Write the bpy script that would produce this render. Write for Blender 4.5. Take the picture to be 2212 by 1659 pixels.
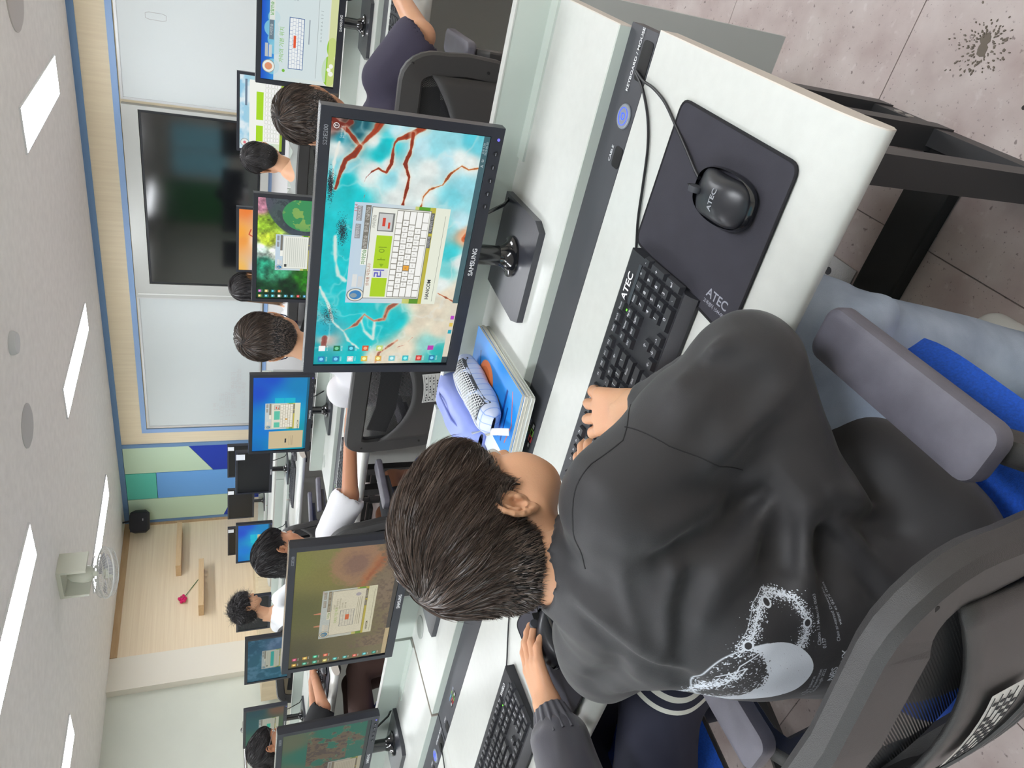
import bpy, math, random
import numpy as np
from mathutils import Vector, Matrix, Euler

SC = bpy.context.scene
for _o in list(bpy.data.objects):
    bpy.data.objects.remove(_o, do_unlink=True)
COL = SC.collection
PI = math.pi
rnd = random.Random(7)

# ---------------------------------------------------------------- camera
CAM_F, CAM_TH, CAM_YAW, CAM_ROLL, CAM_H = 1547.8, 0.3936137, 0.6311111, 0.0155138, 1.295

def make_camera():
    hd = Vector((-math.sin(CAM_YAW), math.cos(CAM_YAW), 0))
    R = Vector((math.cos(CAM_YAW), math.sin(CAM_YAW), 0))
    F = hd * math.cos(CAM_TH) - Vector((0, 0, 1)) * math.sin(CAM_TH)
    D = -R.cross(F)
    R2 = R * math.cos(CAM_ROLL) + D * math.sin(CAM_ROLL)
    D2 = D * math.cos(CAM_ROLL) - R * math.sin(CAM_ROLL)
    # the phone is held sideways: the picture's right edge is the room's floor side
    m = Matrix((D2, R2, -F)).transposed().to_4x4()
    m.translation = (0, 0, CAM_H)
    cd = bpy.data.cameras.new('camera')
    cd.sensor_width = 36.0
    cd.sensor_fit = 'HORIZONTAL'
    cd.lens = CAM_F / 2212 * 36.0
    cd.clip_start = 0.02
    co = bpy.data.objects.new('camera', cd)
    co.matrix_world = m
    COL.objects.link(co)
    SC.camera = co

make_camera()

# ---------------------------------------------------------------- world and exposure
w = bpy.data.worlds.new('world')
SC.world = w
w.use_nodes = True
w.node_tree.nodes['Background'].inputs[0].default_value = (0.75, 0.80, 0.85, 1)
w.node_tree.nodes['Background'].inputs[1].default_value = 0.25
SC.view_settings.view_transform = 'Standard'
SC.view_settings.look = 'None'
SC.view_settings.gamma = 1.0
SC.view_settings.use_curve_mapping = False
SC.view_settings.exposure = 0.0
LAMP = 25.0          # radiance of the ceiling panels
SCREEN = 0.92       # radiance of a white screen pixel

# ---------------------------------------------------------------- helpers
def lin(c):
    return tuple((x / 12.92 if x <= 0.04045 else ((x + 0.055) / 1.055) ** 2.4) for x in c)

def rgb(r, g, b):
    return lin((r / 255, g / 255, b / 255)) + (1,)

_mats = {}
def mat(name, col=(200, 200, 200), rough=0.5, metal=0.0, spec=0.5, noise=0.0, nscale=20.0, bump=0.0, bscale=200.0,
        emit=0.0, alpha=1.0, coat=0.0, sheen=0.0, stretch=None, sss=0.0, col2=None):
    if name in _mats:
        return _mats[name]
    m = bpy.data.materials.new(name)
    m.use_nodes = True
    nt = m.node_tree
    b = nt.nodes['Principled BSDF']
    b.inputs['Base Color'].default_value = rgb(*col)
    b.inputs['Roughness'].default_value = rough
    b.inputs['Metallic'].default_value = metal
    b.inputs['Specular IOR Level'].default_value = spec
    if coat:
        b.inputs['Coat Weight'].default_value = coat
        b.inputs['Coat Roughness'].default_value = 0.08
    if sheen:
        b.inputs['Sheen Weight'].default_value = sheen
        b.inputs['Sheen Roughness'].default_value = 0.5
    if sss:
        b.inputs['Subsurface Weight'].default_value = sss
        b.inputs['Subsurface Radius'].default_value = (0.012, 0.005, 0.003)
        b.inputs['Subsurface Scale'].default_value = 1.0
    if emit:
        b.inputs['Emission Color'].default_value = rgb(*col)
        b.inputs['Emission Strength'].default_value = emit
    if alpha < 1:
        b.inputs['Alpha'].default_value = alpha
    if noise or bump or col2:
        tc = nt.nodes.new('ShaderNodeTexCoord')
        mp = nt.nodes.new('ShaderNodeMapping')
        if stretch:
            mp.inputs['Scale'].default_value = stretch
        nt.links.new(tc.outputs['Object'], mp.inputs[0])
    if noise or col2:
        n = nt.nodes.new('ShaderNodeTexNoise')
        n.inputs['Scale'].default_value = nscale
        n.inputs['Detail'].default_value = 5
        nt.links.new(mp.outputs[0], n.inputs['Vector'])
        mx = nt.nodes.new('ShaderNodeMix')
        mx.data_type = 'RGBA'
        c2 = col2 if col2 else tuple(max(0, x * (1 - noise)) for x in col)
        c1 = col if col2 else tuple(min(255, x * (1 + noise * 0.6)) for x in col)
        mx.inputs[6].default_value = rgb(*c1)
        mx.inputs[7].default_value = rgb(*c2)
        rr = nt.nodes.new('ShaderNodeMapRange')
        rr.inputs[1].default_value = 0.3
        rr.inputs[2].default_value = 0.7
        nt.links.new(n.outputs[0], rr.inputs[0])
        nt.links.new(rr.outputs[0], mx.inputs[0])
        nt.links.new(mx.outputs[2], b.inputs['Base Color'])
    if bump:
        n = nt.nodes.new('ShaderNodeTexNoise')
        n.inputs['Scale'].default_value = bscale
        n.inputs['Detail'].default_value = 4
        nt.links.new(mp.outputs[0], n.inputs['Vector'])
        bp = nt.nodes.new('ShaderNodeBump')
        bp.inputs['Strength'].default_value = bump
        bp.inputs['Distance'].default_value = 0.002
        nt.links.new(n.outputs[0], bp.inputs['Height'])
        nt.links.new(bp.outputs[0], b.inputs['Normal'])
    _mats[name] = m
    return m

class MB:
    """collects vertices and faces of one mesh"""
    def __init__(s):
        s.v = []; s.f = []; s.m = []
    def add(s, vs, fs, mi=0):
        k = len(s.v)
        s.v += [tuple(p) for p in vs]
        s.f += [tuple(i + k for i in f) for f in fs]
        s.m += [mi] * len(fs)
        return s
    def box(s, c, d, M=None, mi=0, taper=None):
        x, y, z = d[0] / 2, d[1] / 2, d[2] / 2
        vs = []
        for sz in (-1, 1):
            tx, ty = (taper if (taper and sz > 0) else (1, 1))
            for sx, sy in ((-1, -1), (1, -1), (1, 1), (-1, 1)):
                p = Vector((sx * x * tx, sy * y * ty, sz * z))
                if M is not None: p = M @ p
                vs.append(p + Vector(c))
        return s.add(vs, [(3, 2, 1, 0), (4, 5, 6, 7), (0, 1, 5, 4), (1, 2, 6, 5), (2, 3, 7, 6), (3, 0, 4, 7)], mi)
    def bb(s, lo, hi, mi=0):
        return s.box([(a + b) / 2 for a, b in zip(lo, hi)], [abs(b - a) for a, b in zip(lo, hi)], mi=mi)
    def rbox(s, c, d, r=0.004, M=None, mi=0, n=3, top=None):
        """box with its four upright edges and top edge rounded"""
        x, y, z = d[0] / 2, d[1] / 2, d[2] / 2
        r = min(r, x * .99, y * .99)
        def ring(ins, zz):
            rr = max(r - ins, 0.0002); o = []
            for qx, qy, a0 in ((1, 1, 0), (-1, 1, 90), (-1, -1, 180), (1, -1, 270)):
                for k in range(n + 1):
                    a = math.radians(a0 + 90 * k / n)
                    o.append(((x - ins - rr) * qx + rr * math.cos(a), (y - ins - rr) * qy + rr * math.sin(a), zz))
            return o
        t = min(top if top is not None else r * .5, z)
        rings = [ring(t * .6, -z), ring(0, -z + t * .6), ring(0, z - t), ring(t * .3, z - t * .3), ring(t, z)]
        vs = []; fs = []
        L = len(rings[0])
        for rg in rings:
            for p in rg:
                p = Vector(p)
                if M is not None: p = M @ p
                vs.append(p + Vector(c))
        for i in range(len(rings) - 1):
            for k in range(L):
                a = i * L + k; b2 = i * L + (k + 1) % L
                fs.append((a, b2, b2 + L, a + L))
        fs.append(tuple(reversed(range(L))))
        fs.append(tuple(range((len(rings) - 1) * L, len(rings) * L)))
        return s.add(vs, fs, mi)
    def tube(s, pts, r, n=8, closed=False, mi=0, flat=None, cap=True, up=None):
        """round (or flat: (width, thickness) ) bar swept along pts"""
        P = [Vector(p) for p in pts]; N = len(P)
        rings = []
        prev = None
        for i in range(N):
            if closed: t = P[(i + 1) % N] - P[i - 1]
            else: t = P[min(i + 1, N - 1)] - P[max(i - 1, 0)]
            t = t.normalized() if t.length > 1e-9 else Vector((0, 0, 1))
            if up is not None: u = Vector(up)
            elif prev is None: u = Vector((0, 0, 1)) if abs(t.z) < .9 else Vector((0, 1, 0))
            else: u = prev
            u = (u - t * u.dot(t))
            u = u.normalized() if u.length > 1e-6 else t.orthogonal().normalized()
            prev = u
            v2 = t.cross(u)
            rr = r[i] if isinstance(r, (list, tuple)) else r
            ring = []
            if flat:
                fl = flat[i] if isinstance(flat, list) else flat
                wv, th = fl[0] / 2, fl[1] / 2
                e = min(wv, th) * .35
                for a, b2 in ((wv, th - e), (wv - e, th), (-wv + e, th), (-wv, th - e), (-wv, -th + e), (-wv + e, -th), (wv - e, -th), (wv, -th + e)):
                    ring.append(P[i] + v2 * a + u * b2)
            else:
                for k in range(n):
                    a = 2 * PI * k / n
                    ring.append(P[i] + (u * math.cos(a) + v2 * math.sin(a)) * rr)
            rings.append(ring)
        L = len(rings[0]); vs = [p for rg in rings for p in rg]; fs = []
        for i in range(N if closed else N - 1):
            j = (i + 1) % N
            for k in range(L):
                fs.append((i * L + k, i * L + (k + 1) % L, j * L + (k + 1) % L, j * L + k))
        if not closed and cap:
            fs.append(tuple(reversed(range(L)))); fs.append(tuple(range((N - 1) * L, N * L)))
        return s.add(vs, fs, mi)
    def lathe(s, prof, c=(0, 0, 0), n=24, M=None, mi=0, sx=1, sy=1, cap=True):
        vs = []; fs = []
        for r, z in prof:
            for k in range(n):
                a = 2 * PI * k / n
                p = Vector((r * math.cos(a) * sx, r * math.sin(a) * sy, z))
                if M is not None: p = M @ p
                vs.append(p + Vector(c))
        for i in range(len(prof) - 1):
            for k in range(n):
                fs.append((i * n + k, i * n + (k + 1) % n, (i + 1) * n + (k + 1) % n, (i + 1) * n + k))
        if cap:
            fs.append(tuple(reversed(range(n)))); fs.append(tuple(range((len(prof) - 1) * n, len(prof) * n)))
        return s.add(vs, fs, mi)
    def prism(s, poly, h0, h1, axis='z', mi=0):
        """polygon (2D, ccw) extruded between h0 and h1 along axis"""
        def P(p, h):
            return {'z': (p[0], p[1], h), 'x': (h, p[0], p[1]), 'y': (p[0], h, p[1])}[axis]
        n = len(poly)
        vs = [P(p, h0) for p in poly] + [P(p, h1) for p in poly]
        fs = [(k, (k + 1) % n, n + (k + 1) % n, n + k) for k in range(n)]
        fs += [tuple(reversed(range(n))), tuple(range(n, 2 * n))]
        return s.add(vs, fs, mi)
    def grid(s, fn, nu, nv, mi=0):
        vs = [fn(i / nu, j / nv) for j in range(nv + 1) for i in range(nu + 1)]
        fs = [(j * (nu + 1) + i, j * (nu + 1) + i + 1, (j + 1) * (nu + 1) + i + 1, (j + 1) * (nu + 1) + i) for j in range(nv) for i in range(nu)]
        return s.add(vs, fs, mi)
    def build(s, name, m, parent=None, smooth=True, loc=None, M=None, angle=40):
        me = bpy.data.meshes.new(name)
        me.from_pydata(s.v, [], s.f)
        ms = m if isinstance(m, (list, tuple)) else [m]
        for q in ms: me.materials.append(q)
        if len(ms) > 1:
            me.polygons.foreach_set('material_index', s.m)
        me.validate()
        import bmesh
        bm = bmesh.new(); bm.from_mesh(me)
        bmesh.ops.recalc_face_normals(bm, faces=bm.faces)
        if smooth:
            for f in bm.faces: f.smooth = True
            la = math.radians(angle)
            for e in bm.edges:
                if len(e.link_faces) == 2 and e.calc_face_angle(0) > la: e.smooth = False
        bm.to_mesh(me); bm.free()
        me.update()
        return link(name, me, parent, loc, M)

def link(name, me, parent=None, loc=None, M=None):
    o = bpy.data.objects.new(name, me)
    COL.objects.link(o)
    if parent is not None: o.parent = parent
    if M is not None: o.matrix_local = M
    if loc is not None: o.location = loc
    return o

def thing(name, label, cat, loc=(0, 0, 0), rz=0.0, group=None):
    o = bpy.data.objects.new(name, None)
    o.empty_display_size = 0.05
    COL.objects.link(o)
    o.location = loc
    o.rotation_euler = (0, 0, rz)
    return tag(o, label, cat, group)

def tag(o, label, cat, group=None):
    o['label'] = label; o['category'] = cat
    if group: o['group'] = group
    return o

def struct(o):
    o['kind'] = 'structure'
    return o

def stuff(o):
    o['kind'] = 'stuff'
    return o

def copy_tree(o, parent=None):
    c = o.copy()
    COL.objects.link(c)
    if parent is not None: c.parent = parent
    for ch in list(o.children):
        copy_tree(ch, c)
    return c

# ---- lettering: font outlines turned into flat triangles
_tc = {}
def text_tris(sx, size=1.0, bold=0.0):
    key = (sx, bold)
    if key not in _tc:
        cu = bpy.data.curves.new('lettering', 'FONT')
        cu.body = sx; cu.size = 1.0; cu.offset = bold; cu.resolution_u = 3
        cu.align_x = 'CENTER'; cu.align_y = 'CENTER'; cu.fill_mode = 'FRONT'
        o = bpy.data.objects.new('lettering', cu)
        COL.objects.link(o)
        dg = bpy.context.evaluated_depsgraph_get()
        me = o.evaluated_get(dg).to_mesh()
        me.calc_loop_triangles()
        v = np.array([x.co[:2] for x in me.vertices], float).reshape(-1, 2)
        t = np.array([list(x.vertices) for x in me.loop_triangles], int).reshape(-1, 3)
        o.evaluated_get(dg).to_mesh_clear()
        bpy.data.objects.remove(o, do_unlink=True)
        bpy.data.curves.remove(cu)
        _tc[key] = (v, t)
    v, t = _tc[key]
    return v * size, t

def lettering(name, s, size, M, m, parent, bold=0.0, sx=1.0):
    """flat letters as a mesh; M places its XY plane"""
    v, t = text_tris(s, size, bold)
    b = MB(); b.add([(x * sx, y, 0) for x, y in v], [tuple(q) for q in t])
    return b.build(name, m, parent, smooth=False, M=M)

def frame_mat(o, x, y):
    """matrix from origin, x axis and y axis"""
    x = Vector(x).normalized(); y = Vector(y).normalized(); z = x.cross(y)
    m = Matrix((x, y, z)).transposed().to_4x4(); m.translation = o
    return m

# ---- painted canvases for flat print (screens, covers)
class Canvas:
    def __init__(s, W, H, col=(0, 0, 0)):
        s.W, s.H = W, H
        s.a = np.empty((H, W, 3), np.float32); s.a[:] = col
        s.X, s.Y = np.meshgrid((np.arange(W) + .5) / W, (np.arange(H) + .5) / H)
    def blend(s, mask, col):
        s.a += (np.asarray(col, np.float32) - s.a) * mask[..., None]
    def sub(s, x0, y0, x1, y1):
        i0, i1 = max(0, int(round(x0 * s.W))), min(s.W, max(int(round(x0 * s.W)) + 1, int(round(x1 * s.W))))
        j0, j1 = max(0, int(round(y0 * s.H))), min(s.H, max(int(round(y0 * s.H)) + 1, int(round(y1 * s.H))))
        return slice(j0, j1), slice(i0, i1)
    def rect(s, x0, y0, x1, y1, col, a=1.0, col2=None):
        q = s.sub(x0, y0, x1, y1)
        if col2 is None:
            s.a[q] += (np.asarray(col, np.float32) - s.a[q]) * a
        else:
            t = np.clip((s.Y[q] - y0) / max(1e-6, y1 - y0), 0, 1)[..., None]
            c = np.asarray(col, np.float32) * (1 - t) + np.asarray(col2, np.float32) * t
            s.a[q] += (c - s.a[q]) * a
    def frame(s, x0, y0, x1, y1, col, tx=.002, ty=None, a=1.0):
        ty = ty or tx * s.W / s.H
        s.rect(x0, y0, x1, y0 + ty, col, a); s.rect(x0, y1 - ty, x1, y1, col, a)
        s.rect(x0, y0, x0 + tx, y1, col, a); s.rect(x1 - tx, y0, x1, y1, col, a)
    def ell(s, cx, cy, rx, ry, col, a=1.0, soft=0.05):
        d = ((s.X - cx) / rx) ** 2 + ((s.Y - cy) / ry) ** 2
        s.blend(np.clip((1 - d) / soft, 0, 1) * a, col)
    def line(s, pts, wd, col, a=1.0, soft=.5, jit=None):
        asp = s.H / s.W
        m = np.zeros((s.H, s.W), np.float32)
        J = 0 if jit is None else jit
        for k, (p, q) in enumerate(zip(pts[:-1], pts[1:])):
            w0 = wd[k] if isinstance(wd, (list, tuple)) else wd
            w1 = wd[k + 1] if isinstance(wd, (list, tuple)) else wd
            dx, dy = q[0] - p[0], (q[1] - p[1]) * asp
            L = dx * dx + dy * dy + 1e-12
            t = np.clip(((s.X - p[0]) * dx + (s.Y - p[1]) * asp * dy) / L, 0, 1)
            d = np.hypot(s.X - p[0] - t * dx, (s.Y - p[1]) * asp - t * dy) + J
            wv = w0 + (w1 - w0) * t
            m = np.maximum(m, np.clip((wv - d) / (wv * soft + 1e-6), 0, 1))
        s.blend(m * a, col)
    def text(s, st, x, y, h, col, bold=0.0, align='c', a=1.0):
        v, t = text_tris(st, 1.0, bold)
        if len(v) == 0: return
        sc = h * s.H * 1.35
        px = v[:, 0] * sc; py = -v[:, 1] * sc
        if align == 'l': px = px - px.min()
        if align == 'r': px = px - px.max()
        px = px + x * s.W; py = py + y * s.H
        for tri in t:
            X = px[tri]; Y = py[tri]
            i0, i1 = max(0, int(X.min())), min(s.W, int(X.max()) + 2)
            j0, j1 = max(0, int(Y.min())), min(s.H, int(Y.max()) + 2)
            if i1 <= i0 or j1 <= j0: continue
            ss = np.zeros((j1 - j0, i1 - i0), np.float32)
            for ox, oy in ((.25, .25), (.75, .25), (.25, .75), (.75, .75)):
                gx, gy = np.meshgrid(np.arange(i0, i1) + ox, np.arange(j0, j1) + oy)
                e = []
                for k in range(3):
                    k2 = (k + 1) % 3
                    e.append((X[k2] - X[k]) * (gy - Y[k]) - (Y[k2] - Y[k]) * (gx - X[k]))
                ins = ((e[0] >= 0) & (e[1] >= 0) & (e[2] >= 0)) | ((e[0] <= 0) & (e[1] <= 0) & (e[2] <= 0))
                ss += ins * .25
            q = (slice(j0, j1), slice(i0, i1))
            s.a[q] += (np.asarray(col, np.float32) - s.a[q]) * (ss * a)[..., None]
    def rbf(s, pts, p=2.2):
        """smooth colour field through (x, y, colour) samples"""
        asp = s.H / s.W
        num = np.zeros((s.H, s.W, 3)); den = np.zeros((s.H, s.W))
        for x, y, c in pts:
            d = ((s.X - x) ** 2 + ((s.Y - y) * asp) ** 2 + 1e-4) ** (-p)
            num += d[..., None] * np.asarray(c, float); den += d
        s.a[:] = num / den[..., None]
    def image(s, name):
        im = bpy.data.images.new(name, s.W, s.H)
        px = np.ones((s.H, s.W, 4), np.float32)
        px[..., :3] = np.clip(s.a[::-1] / 255.0, 0, 1)
        im.pixels.foreach_set(px.ravel())
        im.update(); im.pack()
        return im

def vnoise(W, H, cells, seed=0, octaves=3):
    """value noise in 0..1"""
    rg = np.random.RandomState(seed); out = np.zeros((H, W)); amp = 1.0; tot = 0
    for o in range(octaves):
        nx = max(2, int(cells * 2 ** o)); ny = max(2, int(cells * 2 ** o * H / W) + 1)
        g = rg.rand(ny + 2, nx + 2)
        x = np.linspace(0, nx, W, endpoint=False); y = np.linspace(0, ny, H, endpoint=False)
        xi = x.astype(int); yi = y.astype(int)
        fx = (x - xi); fy = (y - yi); fx = fx * fx * (3 - 2 * fx); fy = fy * fy * (3 - 2 * fy)
        a = g[yi][:, xi]; b = g[yi][:, xi + 1]; c = g[yi + 1][:, xi]; d = g[yi + 1][:, xi + 1]
        out += amp * ((a * (1 - fx) + b * fx) * (1 - fy)[:, None] + (c * (1 - fx) + d * fx) * fy[:, None])
        tot += amp; amp *= .55
    return out / tot

def image_mat(name, im, emit=0.0, rough=0.5, bump=False):
    m = bpy.data.materials.new(name); m.use_nodes = True
    nt = m.node_tree; b = nt.nodes['Principled BSDF']
    t = nt.nodes.new('ShaderNodeTexImage'); t.image = im
    b.inputs['Roughness'].default_value = rough
    if emit:
        b.inputs['Base Color'].default_value = (0.01, 0.01, 0.012, 1)
        b.inputs['Specular IOR Level'].default_value = 0.25
        nt.links.new(t.outputs[0], b.inputs['Emission Color'])
        b.inputs['Emission Strength'].default_value = emit
    else:
        nt.links.new(t.outputs[0], b.inputs['Base Color'])
    return m

def uv_quad(name, corners, m, parent=None, M=None):
    """flat picture: corners = top-left, top-right, bottom-right, bottom-left"""
    me = bpy.data.meshes.new(name)
    me.from_pydata([tuple(c) for c in (corners[3], corners[2], corners[1], corners[0])], [], [(0, 1, 2, 3)])
    uv = me.uv_layers.new(name='UVMap')
    for k, c in enumerate(((0, 0), (1, 0), (1, 1), (0, 1))): uv.data[k].uv = c
    me.materials.append(m)
    return link(name, me, parent, None, M)
# ================================================================ ROOM
X_L, X_R, Y_B, Y_F, Z_C = -7.95, 1.6, -2.2, 7.8, 2.44

M_ceil = mat('ceiling paint', (238, 237, 233), 0.9, noise=0.022, nscale=14, bump=0.5, bscale=160)
M_cream = mat('cream wall paint', (232, 228, 214), 0.8, noise=0.02, nscale=2)
M_wallg = mat('grey green wall paint', (218, 222, 210), 0.8, noise=0.02, nscale=2)
M_under = mat('screed', (96, 88, 84), 0.9)

def wood_mat(name, a, b, sc=(1, 1, 12), rough=0.55):
    m = bpy.data.materials.new(name); m.use_nodes = True
    nt = m.node_tree; bs = nt.nodes['Principled BSDF']; bs.inputs['Roughness'].default_value = rough
    tc = nt.nodes.new('ShaderNodeTexCoord'); mp = nt.nodes.new('ShaderNodeMapping')
    mp.inputs['Scale'].default_value = sc
    n = nt.nodes.new('ShaderNodeTexNoise'); n.inputs['Scale'].default_value = 4; n.inputs['Detail'].default_value = 8
    n.inputs['Roughness'].default_value = .6
    cr = nt.nodes.new('ShaderNodeValToRGB')
    cr.color_ramp.elements[0].position = .3; cr.color_ramp.elements[0].color = rgb(*b)
    cr.color_ramp.elements[1].position = .7; cr.color_ramp.elements[1].color = rgb(*a)
    nt.links.new(tc.outputs['Object'], mp.inputs[0]); nt.links.new(mp.outputs[0], n.inputs['Vector'])
    nt.links.new(n.outputs[0], cr.inputs[0]); nt.links.new(cr.outputs[0], bs.inputs['Base Color'])
    return m

M_wood_h = wood_mat('pale oak wall film', (240, 222, 192), (228, 207, 176), (3, .25, 14))
M_wood_v = wood_mat('pale oak board', (238, 224, 194), (228, 212, 182), (9, 9, .4))
M_wood_d = wood_mat('oak edge film', (198, 168, 128), (186, 152, 110), (1, 1, 8))
M_shelf = wood_mat('oak shelf veneer', (214, 184, 142), (200, 168, 126), (8, 1, 8))
M_blue = mat('pale blue trim', (146, 178, 222), 0.5)
M_blue2 = mat('slate blue trim', (112, 148, 190), 0.5)

def floor_mat():
    m = bpy.data.materials.new('mottled vinyl tile'); m.use_nodes = True
    nt = m.node_tree; bs = nt.nodes['Principled BSDF']; bs.inputs['Roughness'].default_value = .42
    geo = nt.nodes.new('ShaderNodeNewGeometry')
    def noise(sc, det=4):
        n = nt.nodes.new('ShaderNodeTexNoise'); n.inputs['Scale'].default_value = sc; n.inputs['Detail'].default_value = det
        nt.links.new(geo.outputs['Position'], n.inputs['Vector']); return n
    def ramp(src, p0, c0, p1, c1):
        r = nt.nodes.new('ShaderNodeValToRGB')
        r.color_ramp.elements[0].position = p0; r.color_ramp.elements[0].color = c0
        r.color_ramp.elements[1].position = p1; r.color_ramp.elements[1].color = c1
        nt.links.new(src, r.inputs[0]); return r
    base = ramp(noise(9, 6).outputs[0], .3, rgb(168, 150, 146), .7, rgb(196, 184, 180))
    def over(prev, fac, col):
        mx = nt.nodes.new('ShaderNodeMix'); mx.data_type = 'RGBA'
        nt.links.new(prev, mx.inputs[6]); mx.inputs[7].default_value = col; nt.links.new(fac, mx.inputs[0])
        return mx.outputs[2]
    sp = ramp(noise(75, 3).outputs[0], .66, (0, 0, 0, 1), .72, (.75, .75, .75, 1))
    c = over(base.outputs[0], sp.outputs[0], rgb(104, 88, 84))
    sp2 = ramp(noise(180, 2).outputs[0], .68, (0, 0, 0, 1), .74, (.8, .8, .8, 1))
    c = over(c, sp2.outputs[0], rgb(96, 84, 84))
    sp3 = ramp(noise(34, 3).outputs[0], .62, (0, 0, 0, 1), .74, (.4, .4, .4, 1))
    c = over(c, sp3.outputs[0], rgb(216, 208, 206))
    nt.links.new(c, bs.inputs['Base Color'])
    return m

M_tile = floor_mat()
f = struct(MB().bb((X_L - .3, Y_B - .2, -.12), (X_R + .2, Y_F + .3, -.004)).build('floor', M_under))
TS = 0.6
tb = MB(); tb.box((0, 0, -.002), (TS - .0016, TS - .0016, .004), taper=(.9985, .9985))
tile_me = None
for i in range(-13, 4):
    for j in range(-6, 12):
        x = -.38 + (i + .5) * TS; y = 1.224 + (j + .5) * TS
        if x > X_R + .2 or y > Y_F + .2 or x < X_L - .2 or y < Y_B - .1: continue
        if tile_me is None:
            o = tb.build('tile', M_tile, f, smooth=False); tile_me = o.data
        else:
            o = link('tile', tile_me, f)
        o.location = (x, y, 0)

# ceiling, walls
struct(MB().bb((X_L - .3, Y_B - .2, Z_C), (X_R + .2, Y_F + .3, Z_C + .1)).build('ceiling', M_ceil))
struct(MB().bb((X_R, Y_B - .2, 0), (X_R + .1, Y_F + .3, Z_C)).build('wall_right', M_cream))
struct(MB().bb((X_L - .3, Y_F + .06, 0), (X_R + .2, Y_F + .2, Z_C)).build('wall_front', M_cream))
wb = struct(MB().bb((X_L - .3, Y_B - .15, 0), (X_R + .2, Y_B, Z_C)).build('wall_back', mat('cream wall paint')))
wl = struct(MB().bb((X_L - .22, Y_B - .2, 0), (X_L - .1, Y_F + .3, Z_C)).build('wall_left', M_wallg))
# pieces of the left wall: wooden cladding with its edge film, the square pillar
MB().bb((X_L - .1, 5.70, 0), (X_L, Y_F + .06, Z_C)).build('wood_cladding', M_wood_h, wl)
MB().bb((X_L - .1, 5.70, Z_C - .075), (X_L + .012, Y_F + .0, Z_C)).build('edge_film', M_wood_d, wl)
MB().bb((X_L - .1, 5.28, 0), (X_L + .0, 5.70, Z_C)).build('pillar', mat('white pillar paint', (232, 226, 212), .75), wl)
MB().bb((X_L - .1, 7.74, 0), (X_L + .012, Y_F, Z_C - .075)).build('corner_film', M_wood_d, wl)

# front wall: oak boards round the boards and the coloured panels
fw = MB()
fw.bb((-6.56, Y_F, 0), (X_R, Y_F + .06, Z_C - .06))
o = struct(fw.build('trim_1', M_wood_v))
t2 = struct(MB().bb((X_L, Y_F - .012, Z_C - .06), (X_R, Y_F + .06, Z_C)).build('trim_2', M_blue2))
t3 = MB()
t3.bb((-6.36, Y_F - .02, 2.085), (X_R, Y_F + .0, 2.14))
t3.bb((-6.36, Y_F - .02, .74), (-6.30, Y_F, 2.085))
t3.bb((-6.36, Y_F - .02, .70), (X_R, Y_F, .745))
struct(t3.build('trim_3', M_blue))
t4 = MB(); t4.bb((-6.60, Y_F - .02, 0), (-6.55, Y_F + .05, Z_C - .06)); t4.bb((X_L, Y_F - .02, 0), (X_L + .05, Y_F + .05, Z_C - .06))
struct(t4.build('trim_4', M_blue2))
struct(MB().bb((-6.30, Y_F - .012, 0), (X_R, Y_F - .001, .70)).build('trim_5', mat('white lower wall', (226, 228, 228), .5)))
# coloured acoustic panels in three columns
cp = thing('wall_panel_set', 'tall geometric wall panels in mint, teal, sky blue and navy in the room corner', 'wall panel', (0, Y_F, 0))
M_mint = mat('mint felt', (200, 224, 196), .8); M_teal = mat('teal felt', (96, 200, 180), .8)
M_sky = mat('sky blue felt', (112, 172, 236), .8); M_navy = mat('navy felt', (36, 64, 176), .8)
xs = [-6.60, -7.04, -7.50, -7.90]
yb, yf = 0.05, -.012
def pan(poly, m, nm='panel'):
    MB().prism([(a, b) for a, b in poly], yf, yb, axis='y').build(nm, m, cp, smooth=False)
g = .004
a, b = xs[1] + g, xs[0] - g
pan([(a, 1.33), (b, 1.62), (b, Z_C - .065), (a, Z_C - .065)], M_mint)
pan([(a, 0), (b, 0), (b, 1.615), (a, 1.325)], M_navy)
a, b = xs[2] + g, xs[1] - g
pan([(a, 2.02), (b, 2.02), (b, Z_C - .065), (a, Z_C - .065)], M_teal)
pan([(a, 0), (b, 0), (b, 2.014), (a, 2.014)], M_sky)
a, b = xs[3] + g, xs[2] - g
pan([(a, 1.20), (b, 1.05), (b, Z_C - .065), (a, Z_C - .065)], M_mint)
pan([(a, 0), (b, 0), (b, 1.044), (a, 1.194)], M_navy)

# ceiling lamps
M_lamp = mat('lamp diffuser', (246, 250, 255), .5, emit=LAMP)
M_lampf = mat('lamp frame', (235, 236, 236), .4)
def lamp(x, y0, y1, label, wd=.29):
    t = thing('ceiling_lamp', label, 'ceiling lamp', (x, (y0 + y1) / 2, Z_C), 0, 'flat ceiling panels')
    L = y1 - y0
    MB().box((0, 0, -.008), (wd, L, .01)).build('diffuser', M_lamp, t, smooth=False)
    fr = MB()
    e = .012
    for sx in (-1, 1): fr.box((sx * (wd / 2 + e / 2), 0, -.006), (e, L + 2 * e, .012))
    for sy in (-1, 1): fr.box((0, sy * (L / 2 + e / 2), -.006), (wd, e, .012))
    fr.build('frame', M_lampf, t, smooth=False)
lamp(-1.91, 5.53, 6.92, 'lit flat ceiling panel above the front desks nearest the wide whiteboard end')
lamp(-4.14, 5.49, 6.88, 'long lit ceiling panel in front of the writing on the whiteboard')
lamp(-6.33, 5.45, 6.84, 'narrow lit ceiling panel beside the black speaker and behind the fan')
lamp(-4.14, 2.60, 3.98, 'longest lit ceiling panel, closest to the ceiling fan')
lamp(-6.33, 2.56, 3.95, 'lit ceiling panel nearest the grey left wall')
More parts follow.
